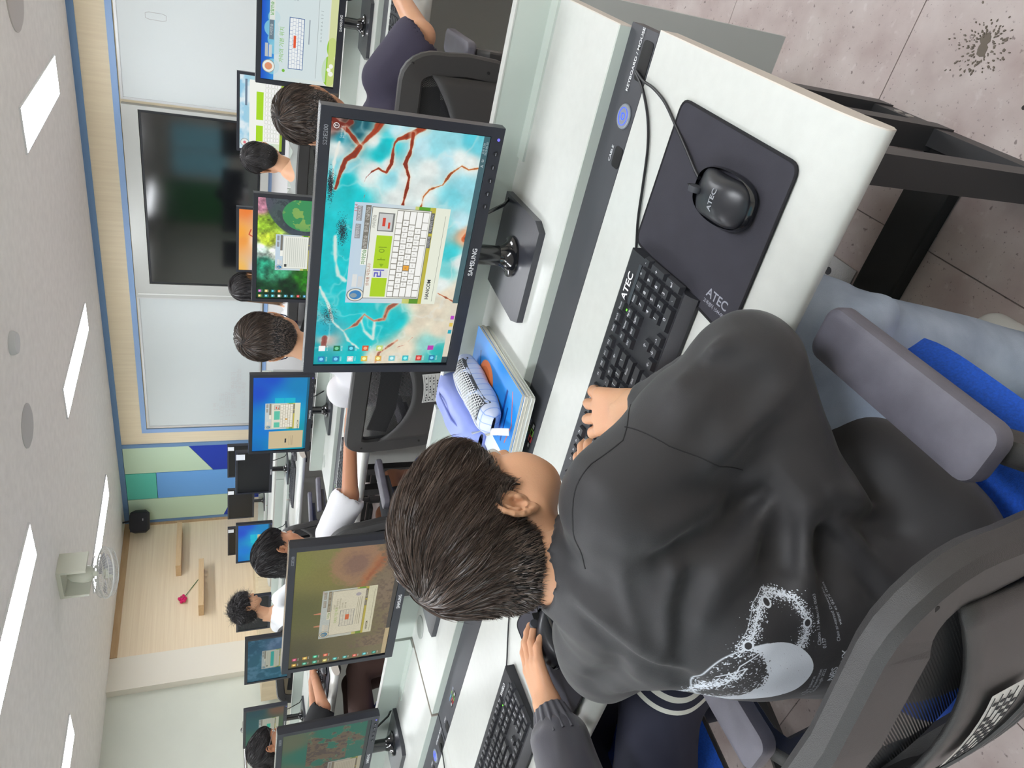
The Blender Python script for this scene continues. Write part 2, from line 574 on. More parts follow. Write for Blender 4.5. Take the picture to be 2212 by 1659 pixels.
for x, y, lb in ((-1.91, 3.30, 'lit ceiling panel over the second row, above the upper edge of the view'), (-1.91, .3, 'lit ceiling panel over the near chairs, left of the camera'), (-4.14, .3, 'lit ceiling panel over the near end of the aisle'), (-6.33, .3, 'lit ceiling panel at the near left corner of the room'),
                 (.35, 6.2, 'lit ceiling panel at the far right corner of the room'), (.35, 3.3, 'lit ceiling panel by the right wall beside the second row'), (.35, .3, 'lit ceiling panel directly over the camera'), (-1.91, -1.6, 'lit ceiling panel by the back wall windows')):
    lamp(x, y - .69, y + .69, lb)  # unseen panels added to light the room, carrying on the visible grid

# small round ceiling fittings
def disc(x, y, r, h, m, nm, label, cat):
    b = MB(); b.lathe([(r, 0), (r, -h * .4), (r * .85, -h), (0.0005, -h)], n=32)
    return tag(b.build(nm, m, None, loc=(x, y, Z_C)), label, cat)
disc(-2.84, 4.39, .075, .035, mat('sensor white', (206, 208, 208), .5), 'smoke_detector', 'small round white detector on the grey ceiling', 'detector')
sp = disc(-3.48, 4.38, .15, .012, mat('speaker grille', (190, 190, 188), .6, bump=.4, bscale=400), 'ceiling_speaker', 'flat round speaker grille set into the ceiling', 'speaker')
disc(-1.15, 5.85, .22, .02, mat('vent plate', (196, 192, 188), .6), 'ceiling_vent', 'round scuffed vent plate at the ceiling corner of the view', 'vent')

# wall fan hung from the ceiling
def ceiling_fan():
    c = Vector((-5.06, 4.45, Z_C))
    t = thing('wall_fan', 'off-white caged fan hanging from the ceiling by a bracket', 'fan', c)
    Mf = mat('fan cream plastic', (206, 208, 192), .35)
    Mc = mat('fan cage wire', (205, 205, 200), .35, metal=.3)
    # mounting box with open front
    b = MB(); b.bb((-.15, -.10, -.03), (.15, .10, 0))
    b.bb((-.15, -.10, -.20), (-.125, .10, -.03)); b.bb((.125, -.10, -.20), (.15, .10, -.03))
    b.build('bracket', Mf, t)
    b = MB(); b.lathe([(.035, 0), (.062, .03), (.07, .08), (.05, .16), (.02, .19)], (0, 0, -.24), n=20)
    b.build('motor_housing', Mf, t)
    # head tilted downwards and to the room
    hc = Vector((.03, -.03, -.32))
    ax = Vector((-.28, .30, -.91)).normalized()
    q = ax.to_track_quat('Z', 'Y').to_matrix()
    MB().tube([(0, 0, -.22), hc - ax * .07], .022, 10).build('neck', Mf, t)
    cage = MB()
    R = .20
    for k, (rr, zz) in enumerate(((.20, 0), (.19, .035), (.15, .052), (.10, .06), (.05, .062), (.19, -.035), (.14, -.06), (.08, -.07))):
        ring = [hc + q @ Vector((rr * math.cos(a * PI / 18), rr * math.sin(a * PI / 18), zz)) for a in range(36)]
        cage.tube(ring, .0022 if k else .007, 5, closed=True)
    for k in range(48):
        a = k * PI / 24
        P = [hc + q @ Vector((r_ * math.cos(a), r_ * math.sin(a), z_)) for r_, z_ in ((.04, -.07), (.12, -.065), (.185, -.04), (.20, 0), (.19, .035), (.12, .058), (.04, .062))]
        cage.tube(P, .0012, 4)
    stuff(cage.build('cage', Mc, t))
    hub = MB(); hub.lathe([(.05, -.01), (.052, .01), (.04, .062), (.0, .066)], hc, 20, M=q); hub.build('badge', Mf, t)
    Mbl = mat('clear grey fan blade', (186, 186, 190), .12, alpha=.75, spec=.8)
    for k in range(3):
        a0 = k * 2 * PI / 3
        def fn(u, v):
            r_ = .03 + .14 * v; a = a0 + (u - .5) * (1.5 - .3 * v)
            return hc + q @ Vector((r_ * math.cos(a), r_ * math.sin(a), .03 * (u - .5)))
        bl = MB(); bl.grid(fn, 8, 6); o = bl.build('blade', Mbl, t)
        md = o.modifiers.new('t', 'SOLIDIFY'); md.thickness = .002
ceiling_fan()

# black loudspeaker in the corner
def corner_speaker():
    t = thing('loudspeaker', 'black rounded loudspeaker hanging in the corner under the ceiling', 'speaker', (-7.72, 7.60, Z_C))
    Ms = mat('black speaker plastic', (38, 38, 44), .6)
    q = Euler((0, 0, math.radians(42))).to_matrix()
    b = MB()
    b.rbox((0, 0, -.20), (.30, .22, .24), r=.09, M=q, top=.07, n=6)
    b.build('cabinet', Ms, t)
    b = MB(); b.rbox(q @ Vector((0, -.112, 0)) + Vector((0, 0, -.20)), (.25, .02, .20), r=.01, M=q, top=.003)
    b.build('grille', mat('speaker mesh', (26, 26, 32), .8, bump=.6, bscale=900), t)
    MB().tube([(0, 0, 0), (0, .02, -.09)], .012, 8).build('bracket', mat('dark steel', (50, 50, 54), .5, metal=.6), t)
    b = MB(); b.box(q @ Vector((.03, -.1235, -.05)) + Vector((0, 0, -.20)), (.03, .002, .012), M=q); b.build('badge', mat('grey badge', (150, 150, 155), .4), t)
corner_speaker()

# wall shelves and the red flower
def wall_shelf(y0, y1, z0, z1, d, label):
    t = thing('wall_shelf', label, 'shelf', (X_L, (y0 + y1) / 2, z0), 0, 'floating shelves')
    b = MB(); b.bb((0, -(y1 - y0) / 2, 0), (d, (y1 - y0) / 2, z1 - z0)); b.build('board', M_shelf, t, smooth=False)
    b = MB(); b.bb((.01, -(y1 - y0) / 2 + .03, -.004), (.02, (y1 - y0) / 2 - .03, 0)); b.build('fixing_rail', M_wood_d, t, smooth=False)
wall_shelf(6.80, 7.56, 1.725, 1.785, .20, 'upper floating oak shelf beside the blue panels')
wall_shelf(6.14, 6.88, 1.455, 1.515, .20, 'lower floating oak shelf under the pink paper flower')
def flower():
    t = thing('paper_flower', 'pink paper flower taped to the oak wall between the shelves', 'flower', (X_L + .006, 6.40, 1.71))
    MB().tube([(0.003, .30, -.185), (.006, .16, -.10), (.012, .04, -.03)], .004, 6).build('stem', mat('green stem', (40, 110, 60), .7), t)
    MB().lathe([(.005, 0), (.022, .02), (.03, .06), (.0, .062)], (.022, .05, -.04), 12, M=Euler((math.radians(50), 0, 0)).to_matrix()).build('calyx', mat('green paper', (30, 130, 60), .7), t)
    r2 = random.Random(3); Mp = mat('magenta paper', (214, 30, 104), .7)
    for k in range(14):
        a = k * 2.4; r_ = .012 * math.sqrt(k)
        b = MB(); b.lathe([(.001, -.02), (.016, -.012), (.021, 0), (.016, .012), (.001, .018)], (.03 + .01 * math.cos(k), r_ * math.cos(a) - .005, r_ * math.sin(a) - .01), 8)
        b.build('petal', Mp, t)
flower()

# low cream cabinets along the left wall
def cabinet(y0, y1, z1, label):
    t = thing('storage_cabinet', label, 'cabinet', (X_L + .22, (y0 + y1) / 2, 0), 0, 'low cream cabinets')
    h = (y1 - y0) / 2
    Mc = wood_mat('cabinet ash laminate', (222, 206, 174), (208, 190, 156), (3, 3, 1))
    MB().bb((-.215, -h + .002, .0), (.20, h - .002, z1)).build('body', Mc, t, smooth=False)
    for s in (-1, 1):
        MB().bb((.201, (-h if s < 0 else .003) + .005 * (s < 0), .06), (.218, (h - .005 if s > 0 else -.003), z1 - .03)).build('door', Mc, t, smooth=False)
cabinet(6.75, 7.70, .86, 'low ash cabinet near the corner behind the black monitors')
cabinet(5.80, 6.74, .86, 'low ash cabinet behind the curly-haired pupil')
cabinet(4.85, 5.79, .86, 'low ash cabinet at the foot of the white pillar')

# ================================================================ front wall boards and television
def whiteboard(x0, x1, label, notes=False, mark=None):
    t = thing('whiteboard', label, 'whiteboard', ((x0 + x1) / 2, Y_F - .02, .76))
    w2 = (x1 - x0) / 2; H = 1.31
    MB().bb((-w2 + .02, -.012, .02), (w2 - .02, .0, H - .02)).build('board', mat('whiteboard enamel', (208, 215, 215), .2, spec=.4), t, smooth=False)
    fr = MB()
    fr.bb((-w2, -.022, 0), (-w2 + .022, 0, H)); fr.bb((w2 - .022, -.022, 0), (w2, 0, H))
    fr.bb((-w2 + .022, -.022, H - .022), (w2 - .022, 0, H)); fr.bb((-w2 + .022, -.022, 0), (w2 - .022, 0, .022))
    fr.build('frame', mat('board aluminium frame', (206, 208, 208), .4, metal=.2), t)
    if notes:
        Mi = mat('grey marker ink', (92, 96, 104), .6)
        X = -w2 + .14
        def put(txt, x, z, s):
            v, tr = text_tris(txt, s); xm = v[:, 0].min()
            b = MB(); b.add([(p[0] - xm, 0, p[1]) for p in v], [tuple(q) for q in tr])
            o = b.build('handwriting', Mi, t, smooth=False); o.location = (x, -.0135, z)
        put('7 번', X + .1, .52, .075)
        put('1. 다운 - 한글', X, .45, .07)
        put('2. C 이메모장 ,', X, .38, .07)
        put('3. 7 실행타자 - 연습하기', X, .31, .07)
        put('(한글 낱말연습)', X + .36, .25, .06)
        put('4. 회원 ㄴ ㅇ 저장', X + .1, .19, .06)
    if mark:
        b = MB(); b.tube([(mark[0] + a, -.0135, mark[1] + c) for a, c in ((-.02, .06), (.02, .06), (.03, .03), (.03, -.08), (.02, -.11), (-.02, -.11), (-.03, -.08), (-.03, .03))], .0025, 5, closed=True)
        b.build('magnet_outline', mat('grey marker ink'), t)
    return t
whiteboard(-2.28, 1.2, 'wide empty whiteboard right of the television with a lamp reflection', mark=(-1.40 + .42, 1.00))
whiteboard(-6.26, -4.40, 'whiteboard with handwritten notes in its lower corner', notes=True)

def television():
    t = thing('wall_television', 'large black wall television in a brushed grey surround between two whiteboards', 'television', (-3.28, Y_F - .02, 1.0))
    Mg = mat('satin grey aluminium', (190, 192, 188), .42, metal=.35)
    fr = MB()
    fr.bb((-1.10, -.07, .93), (.97, 0, 1.07)); fr.bb((-1.10, -.07, -.26), (-.93, 0, .93)); fr.bb((.935, -.07, -.26), (.97, 0, .93)); fr.bb((-.93, -.07, -.26), (.935, 0, -.18))
    fr.build('surround', Mg, t)
    MB().bb((-.925, -.06, -.175), (.93, -.005, .925)).build('bezel', mat('tv bezel', (30, 32, 36), .3), t)
    MB().bb((-.905, -.064, -.155), (.91, -.061, .905)).build('screen', mat('tv glass', (12, 13, 17), .08, spec=1.0, coat=1.0), t, smooth=False)
    MB().bb((-1.06, -.075, -.24), (-1.045, -.068, 1.05)).build('surround_edge', mat('bright edge', (226, 228, 226), .3, metal=.4), t)
television()

# what the dark television mirrors: curtained windows in the back wall
Mcur = mat('glowing teal blind', (120, 176, 190), .8, emit=1.1)  # glow stands in for sunlight on the blinds, so the glass mirrors them
MB().bb((-7.95, Y_B, .3), (-6.85, Y_B + .015, 2.35)).build('green_panel', mat('green pinboard', (70, 150, 80), .8), wb)
for k, (x0, x1) in enumerate(((-6.7, -5.55), (-3.1, -1.9), (-.9, .3))):
    wdw = struct(MB().bb((x0, Y_B, .95), (x1, Y_B + .02, 2.1)).build('window_%d' % (k + 1), Mcur))
    b = MB()
    for xx in (x0 - .04, (x0 + x1) / 2 - .02, x1): b.bb((xx, Y_B + .02, .9), (xx + .04, Y_B + .05, 2.14))
    b.bb((x0 - .04, Y_B + .02, .9), (x1 + .04, Y_B + .05, .95)); b.bb((x0 - .04, Y_B + .02, 2.1), (x1 + .04, Y_B + .05, 2.15))
    b.build('frame', mat('window frame white', (220, 220, 220), .5), wdw)

t = thing('wall_rail', 'chrome rail on the grey wall at the far left edge', 'rail', (X_L - .1, 4.55, 1.05))
b = MB(); b.tube([(.0, .06, 0), (.16, .06, 0), (.18, .03, 0), (.18, -1.0, 0)], .018, 10); b.build('bar', mat('chrome', (200, 200, 200), .15, metal=1), t)
b = MB(); b.tube([(.0, .04, -.10), (.16, .04, -.10), (.18, .01, -.10), (.18, -1.0, -.10)], .018, 10); b.build('bar', mat('chrome'), t)
b = MB(); b.lathe([(.035, 0), (.035, .01), (.0001, .012)], (0, .06, 0), 16, M=Euler((0, PI / 2, 0)).to_matrix()); b.build('wall_flange', mat('chrome'), t)

def floor_marks():
    rg = random.Random(5)
    b = MB(); hh = [.0006]
    def blob(x, y, r, st=1.0, a0=0):
        n = 8
        P = []
        for k in range(n):
            a = 2 * PI * k / n; rr = r * (.75 + .5 * rg.random())
            px_, py_ = rr * math.cos(a) * st, rr * math.sin(a)
            P.append((x + px_ * math.cos(a0) - py_ * math.sin(a0), y + px_ * math.sin(a0) + py_ * math.cos(a0)))
        hh[0] += .000012; b.prism(P, .0002, hh[0], axis='z')
    cx_, cy_ = -.035, 1.05
    blob(cx_, cy_, .010); blob(cx_ + .016, cy_ + .006, .011); blob(cx_ + .006, cy_ + .004, .009)
    for k in range(150):
        a = rg.random() * 2 * PI; r_ = .018 + abs(rg.gauss(0, .022))
        blob(cx_ + .005 + r_ * math.cos(a), cy_ + .003 + r_ * math.sin(a), .0007 + .0012 * rg.random(), 1.6, a)
    stuff(b.build('stain', mat('brown spatter', (112, 102, 92), .8), f, smooth=False))
    b = MB(); 
    n = 10; b.prism([(-.098 + .004 * math.cos(2 * PI * k / n), .918 + .004 * math.sin(2 * PI * k / n)) for k in range(n)], .0002, .0008, axis='z')
    b.build('spot', mat('dark spot', (50, 44, 42), .8), f, smooth=False)
floor_marks()
t = thing('floor_outlet_plate', 'embossed silver floor plate with one screw under the near desk', 'floor plate', (-.545, 1.155, 0))
MB().bb((-.085, -.09, 0), (.055, .09, .004)).build('plate', mat('embossed aluminium', (176, 174, 172), .35, metal=.85, bump=1.0, bscale=260), t, smooth=False)
MB().lathe([(.009, 0), (.009, .001), (.0001, .0012)], (.02, -.02, .004), 14).build('screw', M_dark0 if False else mat('dark steel'), t)
# ================================================================ DESKS
M_desk = mat('white laminate', (200, 202, 197), .28, noise=.012, nscale=60, bump=.06, bscale=900)
M_deskd = mat('soft grey green shelf lip', (196, 205, 197), .4)
M_edge = mat('beige edge band', (206, 198, 188), .5)
M_strip = mat('graphite control strip', (66, 67, 72), .5, bump=.12, bscale=1500)
M_leg = mat('black powder coated steel', (46, 46, 48), .45, bump=.1, bscale=1200)
M_mod = mat('grey modesty board', (190, 194, 191), .6)
M_dark = mat('dark opening', (8, 8, 9), .7)
M_lbl = mat('white print', (226, 228, 230), .6)
M_steel = mat('zinc steel', (190, 188, 182), .3, metal=.9)
UW = .91

def xz(o, up=False):
    return None

def flat_text(nm, s, size, x, y, z, m, parent, sx=1.0, rz=0.0, bold=0.0):
    return lettering(nm, s, size, Matrix.Translation((x, y, z)) @ Euler((0, 0, rz)).to_matrix().to_4x4(), m, parent, bold, sx)

def desk(xr, yf, label, detail=True, right_leg=True, left_leg=False, group=None):
    """single computer desk; origin on the floor at its right front corner, runs to -x"""
    t = thing('computer_desk', label, 'desk', (xr, yf, 0), 0, group)
    W = UW - .002
    # worktop with bull-nosed front edge
    prof = [(.42, .692), (.42, .720)]
    for k in range(0, 9):
        a = PI / 2 + PI * .5 * k / 8
        prof.append((.075 + .075 * math.cos(a), .695 + .025 * math.sin(a)))
    prof += [(.004, .684), (.016, .676), (.05, .680)]
    MB().prism(prof, -W, 0, axis='x').build('worktop', M_desk, t)
    MB().prism([(y * 1.0, z) for y, z in prof], 0, .0015, axis='x').build('edge_band', M_edge, t)
    # dark control strip in a recess
    MB().bb((-W, .423, .700), (-.004 if right_leg else -.0, .505, .719)).build('control_strip', M_strip, t, smooth=False)
    # raised rear shelf with a pale front lip
    MB().bb((-W, .507, .712), (-.012, .765, .738)).build('rear_shelf', M_desk, t, smooth=False)
    MB().bb((-W, .505, .714), (-.012, .509, .7375)).build('shelf_lip', M_deskd, t, smooth=False)
    MB().bb((-.012, .505, .713), (-.0105, .765, .7375)).build('edge_band', M_edge, t, smooth=False)
    # low screen along the back, modesty board under it
    MB().bb((-W, .765, .69), (-.012, .783, .803)).build('back_screen', M_deskd, t, smooth=False)
    MB().bb((-W, .764, .803), (-.012, .784, .8055)).build('screen_cap', M_desk, t, smooth=False)
    MB().bb((-W, .766, .228 if yf < 1 else .135), (-.001, .782, .69)).build('modesty_board', M_mod, t, smooth=False)
    # steel underframe
    def side(x):
        for yy, zt in ((.645, .66), (.485, .66), (.22, .675)):
            MB().bb((x, yy, .0), (x + .045, yy + .045, zt)).build('leg', M_leg, t)
        MB().bb((x + .01, -.02, .0), (x + .042, .665, .052)).build('foot_rail', M_leg, t)
        MB().bb((x + .002, .08, .655), (x + .043, .66, .69)).build('top_rail', M_leg, t)
        for yy in (.60, .57): MB().lathe([(.0001, .0), (.009, .002), (.009, .006)], (x + .045, yy, .03), 10, M=Euler((0, -PI / 2, 0)).to_matrix()).build('bolt', M_steel, t)
    if right_leg: side(-.115)
    if left_leg: side(-W + .05)
    MB().bb((-W, .645, .0), (-.115, .66, .035)).build('rear_rail', M_leg, t, smooth=False)
    MB().rbox((-W / 2 - .04, .450, .018), (W - .09, .10, .032), r=.012).build('cable_tray', mat('matt black tray', (16, 16, 17), .7), t)
    MB().bb((-W + .01, .30, .655), (-.06, .345, .676)).build('cross_rail', M_leg, t, smooth=False)
    if detail:
        z = .7195
        # power button with lit ring
        b = MB(); b.lathe([(.0185, 0), (.0185, .002), (.0175, .0032), (.0001, .0032)], n=28)
        pb = b.build('power_button', mat('satin button', (168, 176, 186), .3, metal=.6), t, loc=(-.125, .449, z))
        MB().lathe([(.0122, 0), (.0122, .0006), (.0131, .0006), (.0131, 0)], (0, 0, .0032), n=28, cap=False).build('lit_ring', mat('blue glow', (60, 90, 255), .4, emit=.9), pb)
        b = MB(); b.lathe([(.004, 0), (.004, .0006), (.0055, .0006), (.0055, 0)], (0, 0, .0032), n=16, cap=False); b.box((.003, .004, .0035), (.002, .004, .0005))
        b.build('power_symbol', mat('blue glow'), pb)
        # cable mouths and their words
        MB().rbox((-.045, .441, z), (.055, .030, .0012), r=.007).build('cable_mouth', M_dark, t)
        MB().rbox((-.183, .436, z), (.032, .024, .0012), r=.006).build('cable_mouth', M_dark, t)
        MB().rbox((-.86, .436, z), (.032, .024, .0012), r=.006).build('cable_mouth', M_dark, t)
        for s, x, y, sz in (('KEYBOARD / MOUSE', -.048, .464, .0095), ('CABLE', -.183, .456, .0085), ('CABLE', -.86, .456, .0085)):
            flat_text('lettering', s, sz, x, y, z + .0008, M_lbl, t, bold=.012)
        # socket block
        for k, (s, col, lc) in enumerate((('USB', (20, 20, 22), (190, 196, 220)), ('SPK', (120, 170, 70), (150, 200, 90)), ('MIC', (196, 60, 66), (90, 190, 220)), ('USB', (20, 20, 22), (120, 170, 220)))):
            xx = -.722 - k * .0155
            MB().bb((xx - .0068, .441, z - .001), (xx + .0068, .453, z + .0006)).build('socket', mat('socket %d' % k, col, .4), t, smooth=False)
            MB().bb((xx - .0045, .443, z + .0006), (xx + .0045, .4495, z + .0010)).build('socket_pin', mat('pin %d' % (k in (0, 3)), (210, 210, 212) if k in (0, 3) else (30, 10, 10), .3, metal=.5), t, smooth=False)
            flat_text('lettering', s, .0085, xx, .462, z + .0008, mat('sock print %d' % k, lc, .6), t, bold=.01)
        # round cable grommet in the shelf
        b = MB(); b.lathe([(.040, 0), (.040, .002), (.037, .003), (.034, .0025), (.0001, .0018)], (-.88 + .08, .72, .738), n=32, sy=.75)
        b.build('grommet', mat('grommet grey', (176, 182, 176), .5, bump=.8, bscale=700), t)
        MB().bb((-.30, .735, .738), (-.012, .765, .7425)).build('cable_cover', M_deskd, t, smooth=False)
    return t

row1 = 'row nearest the camera'
desk(-.10, .536, 'white computer desk in front of the pupil in black, bare right end showing', True, True)
desk(-.10 - UW, .536, 'white computer desk holding the monitor with the squirrel tail', True, False)
desk(-.10 - 2 * UW, .536, 'white computer desk holding the monitor with the sea rocks', True, True)
desk(-.10 - 3 * UW, .536, 'white computer desk hidden at the near left end of the first row', False, False, True)
desk(-.12, 2.33, 'second-row desk under the big bright monitor', True, True)
desk(-.12 - UW, 2.33, 'second-row desk under the monitor with the forest picture', True, False)
desk(-.12 - 2 * UW, 2.33, 'second-row desk under the blue monitor, white-shirted pupil reaching over it', True, False, True)
desk(-3.66, 2.31, 'desk with the cream pencil case, across the aisle', True, True)
desk(-3.66 - UW, 2.31, 'desk left of the pencil-case desk, against the far aisle', False, False)
desk(-3.66 - 2 * UW, 2.31, 'desk at the far left end of the second row', False, False, True)
desk(-.12, 4.25, 'third-row desk under the monitor with lime bars', False, True)
desk(-.12 - UW, 4.25, 'third-row desk behind the boy in the grey hood', False, False)
desk(-.12 - 2 * UW, 4.25, 'third-row desk under the monitor with the orange sunset', False, False, True)
desk(-3.66, 4.12, 'desk with the switched-off black monitor and an empty chair', True, True)
desk(-3.66 - UW, 4.12, 'desk under the plain blue monitor near the oak wall', False, False)
desk(-3.66 - 2 * UW, 4.12, 'desk in front of the curly-haired pupil', False, False, True)
desk(-4.78, 6.1, 'fourth-row desk behind the switched-off monitor', False, True)
desk(-4.78 - UW, 6.1, 'fourth-row desk in the middle before the blue panels', False, False)
desk(-4.78 - 2 * UW, 6.1, 'fourth-row desk near the wall corner', False, False, True)

# ================================================================ SCREEN PICTURES
WHT = (250, 252, 250)
def taskbar(c, col=(52, 74, 84), h=.042):
    c.rect(0, 1 - h, 1, 1, col, .92)
def typing_window(c, x0, y0, x1, y1, kind='keys', tint=None, lime=(176, 214, 30), words=True):
    """the typing tutor window, drawn in its own unit square"""
    def U(a, b): return x0 + (x1 - x0) * a, y0 + (y1 - y0) * b
    def R(a, b, a2, b2, col, al=1.0, col2=None):
        p = U(a, b); q = U(a2, b2); c.rect(p[0], p[1], q[0], q[1], col, al, col2)
    def T(s, a, b, h, col, bold=0.0, align='c'):
        p = U(a, b); c.text(s, p[0], p[1], h * (y1 - y0), col, bold, align)
    R(0, 0, 1, .86, (196, 216, 232), 1, (216, 226, 222))
    R(0, .62, 1, .84, (206, 214, 120), .9, (190, 176, 40))
    R(0, .70, .14, .80, (70, 140, 30), .8); R(.86, .66, 1, .78, (80, 160, 30), .9)
    R(0, .84, 1, 1, (236, 240, 222))
    if words:
        T('HANCOM', .16, .895, .042, (20, 20, 24), .012)
        R(.03, .955, .93, .958, (60, 60, 60))
    # badge, score pills
    p = U(.085, .10); rx = .07 * (x1 - x0); ry = .095 * (y1 - y0)
    c.ell(p[0], p[1], rx, ry, (120, 120, 118)); c.ell(p[0], p[1], rx * .9, ry * .9, (236, 232, 216)); c.ell(p[0], p[1], rx * .7, ry * .7, (60, 130, 190))
    c.ell(p[0] - rx * .1, p[1] - ry * .2, rx * .35, ry * .4, (140, 160, 170))
    R(.17, .05, .30, .10, (226, 228, 226)); R(.17, .11, .28, .16, (214, 216, 216))
    R(.66, .03, .80, .085, (150, 152, 156)); R(.83, .03, .97, .085, (150, 152, 156))
    if words:
        T('한컴타자', .73, .056, .03, (240, 240, 240)); T('SOLIDUS', .90, .056, .03, (240, 240, 240))
        T('1 5.4', .98, .018, .03, (190, 60, 60), 0, 'r')
    # tabs and panel
    R(.40, .115, .98, .17, (126, 122, 112)); R(.40, .115, .56, .18, (246, 248, 240))
    if words:
        T('자리연습', .48, .148, .035, (70, 130, 60), .01); T('낱말연습', .63, .143, .03, (240, 240, 236)); T('짧은글', .77, .143, .03, (240, 240, 236)); T('긴글연습', .90, .143, .03, (240, 240, 236))
    R(.05, .18, .97, .80, (120, 118, 110)); R(.056, .186, .964, .793, (238, 240, 230))
    if kind == 'keys':
        R(.07, .255, .27, .42, lime); R(.37, .255, .70, .42, lime)
        R(.28, .255, .36, .42, (226, 228, 226)); R(.74, .25, .92, .42, (120, 122, 120)); R(.75, .26, .91, .40, (206, 208, 206))
        R(.79, .30, .87, .33, (214, 70, 50)); R(.77, .36, .83, .38, (214, 70, 50))
        if words:
            T('리', .32, .33, .09, (90, 90, 190), .02); T('◀', .40, .345, .04, (140, 180, 20)); T('ㅏ', .46, .34, .07, (110, 140, 20)); T('이', .56, .34, .07, (110, 140, 20))
            T('자리연습', .83, .215, .03, (110, 110, 104)); T('글쇠를 익힙니다', .3, .215, .03, (150, 80, 60))
        ky0, ky1 = .44, .785
        for r_ in range(5):
            a = ky0 + (ky1 - ky0) * r_ / 5; b = ky0 + (ky1 - ky0) * (r_ + 1) / 5 - .006
            R(.066, a - .003, .954, b + .004, (128, 124, 112))
            xk = .07
            ws = [[1] * 13 + [2], [1.5] + [1] * 12 + [1.5], [1.8] + [1] * 11 + [2.2], [2.3] + [1] * 10 + [2.7], [1.3, 1.3, 1.3, 5.5, 1.3, 1.3, 1.3, 1.7]][r_]
            k = .88 / sum(ws)
            for i, wd in enumerate(ws):
                hot = (r_ == 2 and i == 4)
                R(xk + .0035, a + .002, xk + wd * k - .0035, b, (250, 250, 246) if not hot else (240, 170, 60))
                if words and 1 <= r_ <= 3 and wd == 1:
                    T('ㅂㅈㄷㄱㅅㅛㅕㅑㅐㅔㅁㄴㅇㄹㅎㅗㅓㅏㅣㅋㅌㅊㅍㅠㅜㅡ'[(r_ * 9 + i) % 26], xk + wd * k / 2, (a + b) / 2, .024, (120, 116, 110))
                xk += wd * k
    elif kind == 'lesson':
        for i, s in enumerate(('낱말 연습', '자리 연습을 마친 뒤', '정확하게 입력하세요', '손가락 위치', '글쇠의 이름')):
            if words: T(s, .60 + .0 * i, .24 + .05 * i, .026, (110, 112, 104), 0, 'l')
        R(.22, .36, .56, .62, (70, 90, 120)); R(.225, .366, .555, .614, (240, 242, 236))
        for i in range(1, 5): R(.225, .366 + i * .05, .555, .369 + i * .05, (90, 100, 120))
        for i in range(1, 12): R(.225 + i * .0275, .366, .227 + i * .0275, .614, (90, 100, 120))
        R(.35, .46, .46, .53, (228, 92, 50))
        if words: T('가락의 기본 위치', .30, .29, .05, (120, 180, 70), 0, 'l')
        for i in range(3): R(.22, .66 + .035 * i, .80, .668 + .035 * i, (150, 152, 140))
        p = U(.86, .66); c.ell(p[0], p[1], .035 * (x1 - x0), .05 * (y1 - y0), (176, 178, 206))
    else:
        for i in range(11): R(.10, .24 + .048 * i, .92, .262 + .048 * i, (206, 210, 200))
        R(.10, .22, .18, .28, (70, 74, 72))
    R(.60, .80, .72, .835, (96, 98, 100)); R(.75, .80, .95, .835, (96, 98, 100))
    if words: T('이전단계', .66, .818, .026, (240, 240, 240)); T('처음부터 다시', .85, .818, .026, (240, 240, 240))
    if tint: R(0, 0, 1, 1, tint[0], tint[1])

def icons(c, cols, x0=.012, dx=.052, y0=.03, dy=.103, n=9):
    r2 = random.Random(5)
    for j in range(len(cols)):
        x = x0 + dx * (j // n); y = y0 + dy * (j % n)
        col = cols[j]
        c.rect(x, y, x + .026, y + .046, col); c.ell(x + .013, y + .023, .008, .014, tuple(min(255, q + 90) for q in col))
        for k in range(4): c.rect(x + .002 + k * .006, y + .054, x + .006 + k * .006, y + .064, (240, 240, 240), .6)

# homography from the photograph's screen corners into the unit screen, used only to read positions off the wallpaper
def hom(src):
    dst = [(0, 0), (1, 0), (1, 1), (0, 1)]
    A = []
    for (x, y), (u, v) in zip(src, dst):
        A.append([x, y, 1, 0, 0, 0, -u * x, -u * y, -u]); A.append([0, 0, 0, x, y, 1, -v * x, -v * y, -v])
    _, _, V = np.linalg.svd(np.array(A, float)); return V[-1].reshape(3, 3)
HM = hom([(65, 1585), (165, 110), (1120, 240), (850, 1600)])
def hz(x, y):
    p = HM @ np.array([x, y, 1.0]); return (p[0] / p[2], p[1] / p[2])

